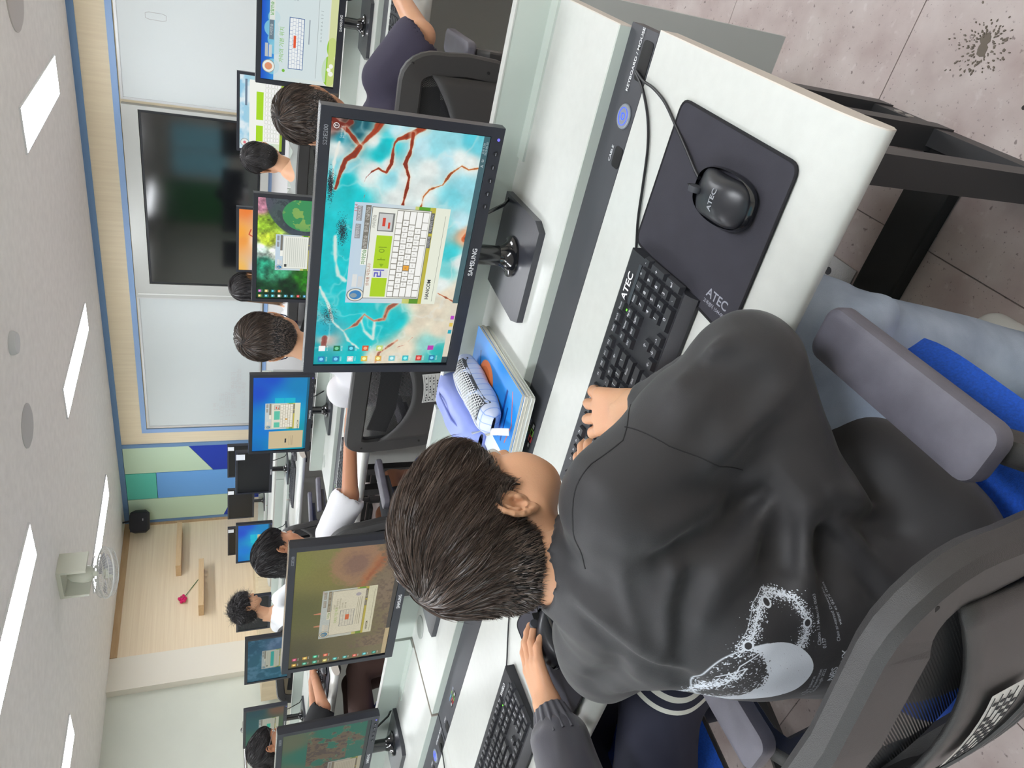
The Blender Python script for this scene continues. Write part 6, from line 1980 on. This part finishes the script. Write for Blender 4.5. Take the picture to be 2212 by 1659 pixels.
def crease(S, P, amp, wd):
    """presses a soft valley (amp > 0) or raises a fold (amp < 0) along a path"""
    for a, b in zip(P[:-1], P[1:]):
        a = np.array(a, float); b = np.array(b, float)
        sl = S.region((a + b) / 2, np.abs(b - a) / 2 + 2.6 * wd)
        if sl is None: continue
        X, Y, Z = S.pts(sl); ba = b - a; L = ba @ ba + 1e-12
        px, py, pz = X - a[0], Y - a[1], Z - a[2]
        t = np.clip((px * ba[0] + py * ba[1] + pz * ba[2]) / L, 0, 1)
        d2 = (px - t * ba[0]) ** 2 + (py - t * ba[1]) ** 2 + (pz - t * ba[2]) ** 2
        S.V[sl] += (amp * np.exp(-d2 / (wd * wd)) * (.35 + .65 * np.sin(PI * np.clip(t, .08, .92)))).astype(np.float32)

def CREASES(SH, o_):
    for amp, wd, P in FOLDS: crease(SH, [np.array(p) - o_ for p in P], amp, wd)
FOLDS = [
    (-.010, .016, [(-.401, .400, .771), (-.448, .417, .800), (-.446, .381, .881), (-.467, .383, .934)]),
    (.012, .014, [(-.405, .395, .765), (-.440, .400, .790), (-.460, .372, .850), (-.480, .372, .900)]),
    (-.010, .013, [(-.409, .395, .771), (-.454, .383, .785), (-.473, .355, .819), (-.488, .342, .843)]),
    (.016, .018, [(-.430, .372, .768), (-.462, .350, .775), (-.480, .332, .790)]),
    (-.012, .014, [(-.411, .390, .760), (-.441, .361, .752), (-.476, .325, .760), (-.50, .30, .765)]),
    (.014, .018, [(-.42, .372, .735), (-.455, .345, .725), (-.48, .315, .735)]),
    (-.007, .008, [(-.562, .325, .888), (-.519, .347, .892), (-.476, .366, .883)]),
    (.006, .010, [(-.566, .318, .875), (-.519, .340, .878), (-.476, .358, .870)]),
    (-.005, .007, [(-.564, .341, .911), (-.527, .370, .925), (-.489, .386, .935)]),
    (.010, .011, [(-.578, .387, .954), (-.590, .351, .923), (-.599, .323, .886), (-.60, .305, .85)]),
    (-.008, .010, [(-.566, .402, .955), (-.566, .369, .939), (-.574, .337, .909), (-.584, .317, .878)]),
    (.012, .013, [(-.698, .377, .910), (-.640, .352, .905), (-.604, .349, .920)]),
    (-.008, .010, [(-.70, .365, .885), (-.66, .345, .870), (-.62, .325, .865)]),
    (-.010, .014, [(-.305, .490, .813), (-.323, .491, .855), (-.350, .467, .891)]),
    (.012, .014, [(-.332, .447, .801), (-.348, .433, .848), (-.381, .419, .874)]),
    (-.008, .012, [(-.340, .440, .775), (-.370, .420, .820), (-.400, .411, .850)]),
    (-.009, .011, [(-.520, .327, .861), (-.488, .342, .843), (-.469, .362, .805)]),
    (-.010, .012, [(-.407, .368, .727), (-.444, .369, .637)]), (.012, .012, [(-.42, .35, .72), (-.455, .34, .63)]),
    (-.010, .012, [(-.420, .364, .747), (-.455, .335, .695), (-.49, .29, .66)]), (.012, .014, [(-.44, .34, .74), (-.475, .31, .69), (-.50, .28, .67)]),
    (.010, .012, [(-.36, .52, .80), (-.43, .56, .805)]), (-.008, .010, [(-.38, .50, .83), (-.46, .55, .83)])]

def main_pupil():
    bx, by = -.572, .400
    t = thing('person', 'pupil in a black long-sleeved shirt typing at the nearest keyboard', 'person', (bx, by, 0))
    o_ = np.array((bx, by, 0))
    Lc = lambda *p: np.array(p, float) - o_
    sc = .885
    R = rotm(yaw=HEAD_YAW, pitch=HEAD_PITCH, roll=HEAD_ROLL)
    hd = Lc(*HEAD_C)
    neck = Lc(-.592, .470, .945)
    HS, T = head_sdf(hd, R, sc, .0027, neck)
    parts = [HS.surf(1)] + ears_mesh(T, R, sc)
    sR, eR, wR = Lc(-.465, .44, .905), Lc(-.358, .505, .778), Lc(-.520, .648, .786)
    sL, eL, wL = Lc(-.712, .430, .858), Lc(-.835, .545, .740), Lc(-.735, .66, .765)
    kR = Lc(-.385, .635, .560); aR = Lc(-.43, .60, .09); kL = Lc(-.70, .66, .545); aL = Lc(-.70, .62, .09)
    hR = Lc(-.50, .38, .545); hL = Lc(-.65, .38, .545)
    B = SDF(Lc(-1.0, .16, 0), Lc(-.2, .80, 1.0), .008)
    B.cone(neck + np.array((0, .01, .05)), neck + np.array((.0, -.01, -.10)), .042, .046, .02)
    B.cone(neck + np.array((0, -.04, -.08)), Lc(-.57, .38, .56), .085, .10, .04)
    for a, b, c in ((sR, eR, wR), (sL, eL, wL)): B.cone(a, b, .038, .034, .02); B.cone(b, c, .032, .024, .02)
    for a, b, c in ((hR, kR, aR), (hL, kL, aL)): B.cone(a, b, .062, .048, .03); B.cone(b, c, .046, .030, .02)
    parts.append(B.surf(1))
    for s_, w_, e_, dd, cu in ((1, wR, eR, (-.62, .78, -.06), (.20, .16, .18, .24)), (-1, wL, eL, (.30, 1, -.10), (.45, .4, .45, .5))):
        H_ = SDF(w_ - .14, w_ + .14, .0026)
        d = w_ - e_; d /= np.linalg.norm(d)
        H_.cone(w_ - d * .05, w_, .024, .021, .01)
        hand_sdf(H_, w_, dd, (0, -.1, 1), s_, sc=.95, curls=cu, spread=2.0)
        parts.append(H_.surf(1))
    np_mesh('body', parts, M_skin, t)
    eyes_and_brows(T, R, sc, t, hd)
    # hair
    CS = hair_cap(T, R, sc, hd, .003, 'short', 1.3)
    cp_ = CS.surf(1)
    ht = stuff(np_mesh('hair', [cp_], M_scalp, t))
    V, q, tone = strands(CS, T, R, sc, cp_, 26000, .060, .0010, seed=5, whorl=WHORL, lift=.0045, swirl=1.1, grav=.22, segs=7, frizz=.13)
    stuff(np_mesh('hair_strands', [(V, q)], M_hair, ht, attr={'tone': tone}))
    # shirt
    SH = SDF(Lc(-1.02, .12, .42), Lc(-.18, .76, 1.02), .0048)
    SH.ell(Lc(-.588, .430, .860), (.150, .095, .090), .03, M=rotm(0, 20))
    SH.cone(Lc(-.572, .38, .78), Lc(-.56, .345, .60), .106, .115, .05)
    SH.ell(Lc(-.555, .36, .555), (.160, .130, .085), .03)
    SH.ell(Lc(-.50, .43, .585), (.115, .115, .065), .03)
    SH.cone(neck + np.array((0, -.008, -.012)), Lc(-.585, .41, .86), .058, .085, .03)
    SH.cone(sR + np.array((-.01, .0, .012)), Lc(-.405, .475, .832), .064, .056, .03); SH.cone(Lc(-.405, .475, .832), eR, .056, .046, .03)
    SH.cone(eR, wR + (eR - wR) * .20, .044, .030, .022)
    SH.cone(Lc(-.34, .50, .765), Lc(-.45, .41, .72), .050, .062, .04)
    SH.cone(sL, eL, .066, .058, .03); SH.cone(eL, wL + (eL - wL) * .12, .056, .038, .03)
    SH.cone(Lc(-.82, .50, .76), Lc(-.70, .42, .72), .050, .06, .04)
    # neck opening and cuffs
    SH.cone(neck + np.array((.0, .004, .022)), neck + np.array((0, .03, .14)), .047, .066, .006, True)
    SH.cone(wR + (eR - wR) * .10, wR + (wR - eR) * .3, .030, .034, .004, True)
    SH.cone(wL + (eL - wL) * .10, wL + (wL - eL) * .3, .030, .034, .004, True)
    CREASES(SH, o_)
    folds(SH, .0075, 19, seed=3, dirv=(.5, .6, 1)); folds(SH, .0034, 44, seed=9, dirv=(1, .4, .3))
    Vs, Fs = SH.surf(1)
    o = np_mesh('shirt', [(Vs, Fs)], None, t)
    sm = mat('black seam thread', (30, 30, 32), .8)
    def seam(P):
        Q = []
        for a, b in zip(P[:-1], P[1:]):
            for k in range(8): Q.append(np.array(a) + (np.array(b) - np.array(a)) * k / 8 - o_)
        Q = np.array(Q)
        for _ in range(4): Q = Q - SH.grad(Q) * SH.sample(Q)[:, None]
        MB().tube([tuple(q) for q in Q], .0008, 5).build('seam', sm, t)
    seam([(-.530, .400, .965), (-.470, .430, .965), (-.430, .449, .955), (-.398, .457, .931), (-.405, .500, .88), (-.45, .55, .83)])
    seam([(-.393, .476, .924), (-.384, .425, .896), (-.399, .411, .850), (-.415, .407, .800)])
    # print: flat projection onto the back of the shirt, stored as a UV map
    me = o.data
    c0 = Lc(*PRINT_C); ax = np.array(PRINT_X, float); ax /= np.linalg.norm(ax); ay = np.array(PRINT_Y, float); ay -= ax * (ay @ ax); ay /= np.linalg.norm(ay)
    nz = np.cross(ax, ay)
    rel = Vs - c0
    U = .5 + (rel @ ax) / PRINT_W; Vv = .5 + (rel @ ay) / PRINT_H
    uvl = me.uv_layers.new(name='UVMap'); vi = np.empty(len(me.loops), np.int32); me.loops.foreach_get('vertex_index', vi)
    uvl.data.foreach_set('uv', np.stack([U[vi], Vv[vi]], 1).astype(np.float32).ravel())
    # only the back-facing cloth near the plane carries the print
    g_ = SH.grad(Vs); back = ((g_ @ nz) > .15) & (np.abs(rel @ nz) < .15) & (U > 0) & (U < 1) & (Vv > 0) & (Vv < 1)
    at = me.attributes.new('printed', 'FLOAT', 'POINT'); at.data.foreach_set('value', back.astype(np.float32))
    m = bpy.data.materials.new('black shirt cotton'); m.use_nodes = True
    nt = m.node_tree; bs = nt.nodes['Principled BSDF']
    bs.inputs['Roughness'].default_value = .62; bs.inputs['Sheen Weight'].default_value = .12; bs.inputs['Specular IOR Level'].default_value = .45
    im = nt.nodes.new('ShaderNodeTexImage'); im.image = print_canvas().image('shirt print'); im.extension = 'CLIP'
    uvn = nt.nodes.new('ShaderNodeUVMap'); uvn.uv_map = 'UVMap'; nt.links.new(uvn.outputs[0], im.inputs[0])
    an = nt.nodes.new('ShaderNodeAttribute'); an.attribute_name = 'printed'
    mu = nt.nodes.new('ShaderNodeMath'); mu.operation = 'MULTIPLY'; nt.links.new(im.outputs[0], mu.inputs[0]); nt.links.new(an.outputs['Fac'], mu.inputs[1])
    mx = nt.nodes.new('ShaderNodeMix'); mx.data_type = 'RGBA'; mx.inputs[6].default_value = rgb(44, 43, 45); mx.inputs[7].default_value = rgb(206, 212, 220)
    nt.links.new(mu.outputs[0], mx.inputs[0]); nt.links.new(mx.outputs[2], bs.inputs['Base Color'])
    tc = nt.nodes.new('ShaderNodeTexCoord'); nz_ = nt.nodes.new('ShaderNodeTexNoise'); nz_.inputs['Scale'].default_value = 900; nt.links.new(tc.outputs['Object'], nz_.inputs['Vector'])
    bp = nt.nodes.new('ShaderNodeBump'); bp.inputs['Strength'].default_value = .18; bp.inputs['Distance'].default_value = .001; nt.links.new(nz_.outputs[0], bp.inputs['Height']); nt.links.new(bp.outputs[0], bs.inputs['Normal'])
    me.materials.clear(); me.materials.append(m)
    # jeans
    PS = SDF(Lc(-.86, .18, .0), Lc(-.22, .84, .74), .006)
    PS.ell(Lc(-.575, .37, .545), (.165, .125, .075), .03)
    for a, b, c in ((hR, kR, aR), (hL, kL, aL)):
        PS.cone(a, b, .082, .074, .03); PS.cone(b, c + np.array((0, 0, .01)), .072, .062, .03)
    PS.cone(Lc(-.345, .56, .575), Lc(-.335, .60, .50), .030, .030, .02)
    folds(PS, .006, 24, seed=6, dirv=(.6, 1, .3))
    np_mesh('jeans', [PS.surf(1)], mat('washed denim', (178, 192, 212), .85, bump=.5, bscale=900, col2=(132, 146, 170), nscale=9), t)
    for c in (aR, aL):
        F2 = SDF((c[0] - .07, c[1] - .09, 0), (c[0] + .07, c[1] + .20, .14), .006)
        F2.cone((c[0], c[1] - .02, .045), (c[0], c[1] + .12, .034), .042, .034, .02)
        F2.V = np.maximum(F2.V, (.004 - F2.ax[2])[None, None, :].astype(np.float32))
        np_mesh('shoe', [F2.surf(1)], mat('white shoe', (206, 206, 204), .6), t)
HEAD_C = (-.585, .533, 1.004); HEAD_YAW = -20; HEAD_PITCH = 12; HEAD_ROLL = 0; WHORL = (-.012, -.088, .082)
PRINT_C = (-.552, .288, .790); PRINT_X = (.80, .58, .14); PRINT_Y = (-.1, -.15, 1); PRINT_W = .155; PRINT_H = .185
main_pupil()
# ---------------------------------------------------------------- the other pupils
def mask_extra(t, T, R, sc, neck):
    Mk = mat('navy face mask', (36, 42, 84), .8)
    b = MB(); b.grid(lambda u, v: T(((u - .5) * .12, .104 - .18 * (u - .5) ** 2 * 4 * .25 - .01 * (v - .5) ** 2, -.085 + .07 * v)), 12, 8)
    o = b.build('face_mask', Mk, t)
    for s_ in (-1, 1): MB().tube([T((s_ * .058, .062, -.03)), T((s_ * .078, .02, -.004)), T((s_ * .084, -.016, .018)), T((s_ * .085, -.024, -.010)), T((s_ * .078, .0, -.045)), T((s_ * .058, .058, -.07))], .0018, 6).build('ear_loop', Mk, o)
pupil('boy in a dark navy short-sleeved shirt at the big bright monitor', -.62, 2.05, 0, head=(.01, .08, 1.020), yaw=22, pitch=18, roll=0, sc=.90, shirt=(62, 58, 76), pants=(176, 160, 112), nh=9000, res_head=.0035,
      arms={1: ((.155, .01, .855), (.275, .02, .765), (.34, .27, .790))}, legs='short', hair=M_hair)
pupil('boy with a grey hood in front of the monitor with lime bars', -1.42, 3.90, 0, head=(.03, .07, 1.035), yaw=34, pitch=12, sc=.92, shirt=(150, 154, 150), nh=2500, sleeve='long')
def long_hair(t, T, R, sc, neck):
    rg = np.random.RandomState(4)
    b = MB()
    for k in range(420):
        a = rg.rand() * PI * 1.15 - .1; rr = .078 + rg.rand() * .012
        p0 = np.array((-rr * math.cos(a) * 1.0, -rr * math.sin(a) * 1.05 - .01, .0 + rg.rand() * .03))
        P = [T(p0), T(p0 + np.array((0, -.006, -.06))), T(p0 * np.array((.95, 1.05, 1)) + np.array((0, -.012, -.13))), T(p0 * np.array((.8 + .3 * rg.rand(), 1.05, 1)) + np.array((0, -.01, -.20 - .06 * rg.rand())))]
        b.tube(P, [.0022, .0022, .0018, .0004], 3)
    stuff(b.build('loose_hair', mat('hair with painted orange light', (44, 32, 26), .4, col2=(120, 84, 48), nscale=6), t))  # orange light on the hair painted in as a patchy second colour
pupil('girl with long straight hair at the orange-sunset monitor', -2.24, 3.98, 0, head=(.03, .08, 1.085), yaw=10, pitch=12, shirt=(206, 206, 206), nh=3000, style='long', extra=long_hair, sleeve='long')
pupil('boy with a navy face mask and white shirt, turned from the camera', -1.38, 2.05, 0, head=(.04, .07, 1.115), yaw=32, pitch=8, sc=.92, shirt=(226, 226, 230), nh=12000, res_head=.0035, extra=mask_extra, hair=M_hair,
      arms={-1: ((-.15, .02, .87), (-.21, .12, .70), (-.12, .36, .77))})
pupil('white-shirted boy stretching a bare arm to the keyboard of the blue monitor', -2.40, 2.03, 0, head=(.05, .05, 1.055), yaw=-24, pitch=16, sc=.88, shirt=(232, 232, 236), pants=(26, 28, 32), legs='short', nh=9000, res_head=.0035, hair=M_hair2, skin=M_skin2,
      arms={1: ((.16, .03, .865), (.29, .10, .790), (.50, .35, .770))})
pupil('curly-haired pupil in a white shirt by the oak wall', -4.80, 3.62, 0, head=(.06, .07, 1.090), yaw=-40, sc=.93, pitch=14, shirt=(232, 234, 236), nh=3500, style='curly')
def bun_extra(t, T, R, sc, neck):
    MB().tube([T((.030 + .022 * math.cos(a), -.098, .0 + .022 * math.sin(a))) for a in [k * PI / 6 for k in range(12)]], .004, 6, closed=True).build('hair_tie', mat('coral hair tie', (226, 130, 100), .6), t)
    MB().tube([T((s_, y_, z_)) for s_, y_, z_ in ((.086, .0, .006), (.078, .05, .008), (.05, .096, .005), (.0, .104, .006), (-.05, .096, .005))], .0016, 6).build('glasses', mat('silver wire', (190, 190, 196), .2, metal=.9), t)
pupil('girl with a hair bun and black top typing beside the cream pencil case', -4.05, 2.12, -.25, head=(.0, .07, 1.045), yaw=-14, pitch=20, sc=.93, shirt=(28, 28, 30), pants=(60, 40, 34), nh=3500, style='bun', extra=bun_extra, skin=M_skin2,
      arms={1: ((.15, .04, .85), (.20, .16, .765), (-.04, .42, .770)), -1: ((-.15, .04, .85), (-.24, .20, .765), (-.17, .44, .770))})

# neighbour on the near left: mostly the jacket arm, the hand on the mouse and the striped trousers
def neighbour():
    bx, by = -1.50, .42
    t = thing('person', 'neighbouring pupil in a dark jacket and navy striped trousers with a hand on the mouse', 'person', (bx, by, 0))
    o_ = np.array((bx, by, 0)); Lc = lambda *p: np.array(p, float) - o_
    sc = 1.0; R = rotm(20, 15); hd = Lc(-1.56, .50, 1.08); neck = Lc(-1.52, .45, .93)
    HS, T = head_sdf(hd, R, sc, .0045, neck)
    parts = [HS.surf(1)] + ears_mesh(T, R, sc, .003)
    sR, eR, wR = Lc(-1.34, .38, .86), Lc(-1.115, .375, .780), Lc(-1.118, .585, .768)
    sL, eL, wL = Lc(-1.66, .42, .86), Lc(-1.86, .50, .75), Lc(-1.88, .66, .765)
    kR = Lc(-1.115, .575, .540); aR = Lc(-1.15, .66, .09); kL = Lc(-1.55, .74, .55); aL = Lc(-1.55, .74, .09); hR = Lc(-1.38, .42, .55); hL = Lc(-1.58, .42, .55)
    B = SDF(Lc(-1.9, .1, 0), Lc(-.98, .95, 1.0), .009)
    B.cone(neck + np.array((0, 0, .05)), Lc(-1.50, .42, .56), .05, .10, .04)
    for a, b, c in ((sR, eR, wR), (sL, eL, wL)): B.cone(a, b, .038, .034, .02); B.cone(b, c, .032, .024, .02)
    for a, b, c in ((hR, kR, aR), (hL, kL, aL)): B.cone(a, b, .062, .048, .03); B.cone(b, c, .046, .030, .02)
    parts.append(B.surf(1))
    H_ = SDF(wR - .14, wR + .16, .0026)
    d = wR - eR; d /= np.linalg.norm(d)
    H_.cone(wR - d * .05, wR, .028, .025, .01)
    hand_sdf(H_, wR, (.18, 1.0, .02), (.10, -.05, 1), 1, sc=.90, curls=(.22, .22, .26, .34), spread=.9, thumb=(.35, -.6))
    parts.append(H_.surf(1))
    H2 = SDF(wL - .14, wL + .14, .0045); hand_sdf(H2, wL, (.1, 1, -.1), (0, 0, 1), -1, sc=.85); parts.append(H2.surf(1))
    np_mesh('body', parts, M_skin, t)
    eyes_and_brows(T, R, sc, t, hd)
    CS = hair_cap(T, R, sc, hd, .0045, 'short'); ht = stuff(np_mesh('hair', [CS.surf(1)], M_scalp, t))
    V, q, tone = strands(CS, T, R, sc, CS.surf(1), 2500, .05, .0018, seed=8); stuff(np_mesh('hair_strands', [(V, q)], M_hair2, ht, attr={'tone': tone}))
    J = SDF(Lc(-1.96, .12, .45), Lc(-.96, .85, 1.0), .006)
    J.ell(Lc(-1.50, .42, .82), (.16, .11, .12), .03); J.cone(Lc(-1.50, .40, .78), Lc(-1.50, .38, .56), .13, .14, .04)
    J.cone(sR, eR, .062, .055, .03); J.cone(eR, wR + (eR - wR) * .34, .060, .050, .02); J.cone(sL, eL, .062, .055, .03); J.cone(eL, wL, .055, .040, .03)
    J.cone(neck + np.array((0, .0, .0)), Lc(-1.5, .42, .86), .06, .09, .03)
    J.cone(neck + np.array((.0, .004, .012)), neck + np.array((0, .03, .14)), .054, .080, .007, True)
    folds(J, .006, 26, seed=2)
    np_mesh('jacket', [J.surf(1)], mat('dark nylon jacket', (64, 62, 70), .42, bump=.1, bscale=600, sheen=.2), t)
    # elastic cuff with gathers
    cf = MB()
    c0 = wR + (eR - wR) * .06; c1 = wR + (eR - wR) * .34
    u = (c1 - c0) / np.linalg.norm(c1 - c0); e1 = np.cross(u, (0, 0, 1)); e1 /= np.linalg.norm(e1); e2 = np.cross(u, e1)
    def cfn(a, v):
        an = 2 * PI * a; r_ = (.033 + .016 * v) * (1 + .06 * math.cos(an * 17) * (.6 + v)); return c0 + (c1 - c0) * v + (e1 * math.cos(an) + e2 * math.sin(an) * .85) * r_
    cf.grid(cfn, 136, 8); cf.build('elastic_cuff', mat('dark nylon jacket'), t, angle=80)
    bnd = MB(); q0 = eR + (wR - eR) * .35
    P = SDF(Lc(-1.80, .2, 0), Lc(-1.02, .95, .74), .007)
    P.ell(Lc(-1.50, .40, .55), (.16, .12, .08), .03)
    for a, b, c in ((hR, kR, aR), (hL, kL, aL)): P.cone(a, b, .085, .072, .03); P.cone(b, c, .070, .055, .03)
    folds(P, .004, 24, seed=12)
    m = bpy.data.materials.new('navy jersey with white stripes'); m.use_nodes = True
    nt = m.node_tree; bs = nt.nodes['Principled BSDF']; bs.inputs['Roughness'].default_value = .8
    tc = nt.nodes.new('ShaderNodeTexCoord'); sp = nt.nodes.new('ShaderNodeSeparateXYZ'); nt.links.new(tc.outputs['Object'], sp.inputs[0])
    cr = nt.nodes.new('ShaderNodeValToRGB'); cr.color_ramp.interpolation = 'CONSTANT'
    es = cr.color_ramp.elements; es[0].position = 0; es[0].color = rgb(22, 24, 44)
    z0 = .25
    for k, (zz, cc) in enumerate(((.408, (200, 200, 190)), (.417, (22, 24, 44)), (.427, (200, 200, 190)), (.435, (22, 24, 44)), (.445, (200, 200, 190)), (.458, (22, 24, 44)))):
        e = es.new(zz); e.color = rgb(*cc)
    es[-1].color = rgb(22, 24, 44)
    nt.links.new(sp.outputs[0], cr.inputs[0]); nt.links.new(cr.outputs[0], bs.inputs['Base Color'])
    np_mesh('trousers', [P.surf(1)], m, t)
    for c in (aR, aL):
        F2 = SDF((c[0] - .07, c[1] - .09, 0), (c[0] + .07, c[1] + .20, .14), .007)
        F2.cone((c[0], c[1] - .02, .045), (c[0], c[1] + .12, .034), .042, .034, .02)
        F2.V = np.maximum(F2.V, (.004 - F2.ax[2])[None, None, :].astype(np.float32))
        np_mesh('shoe', [F2.surf(1)], mat('black shoe', (30, 30, 32), .6), t)
neighbour()
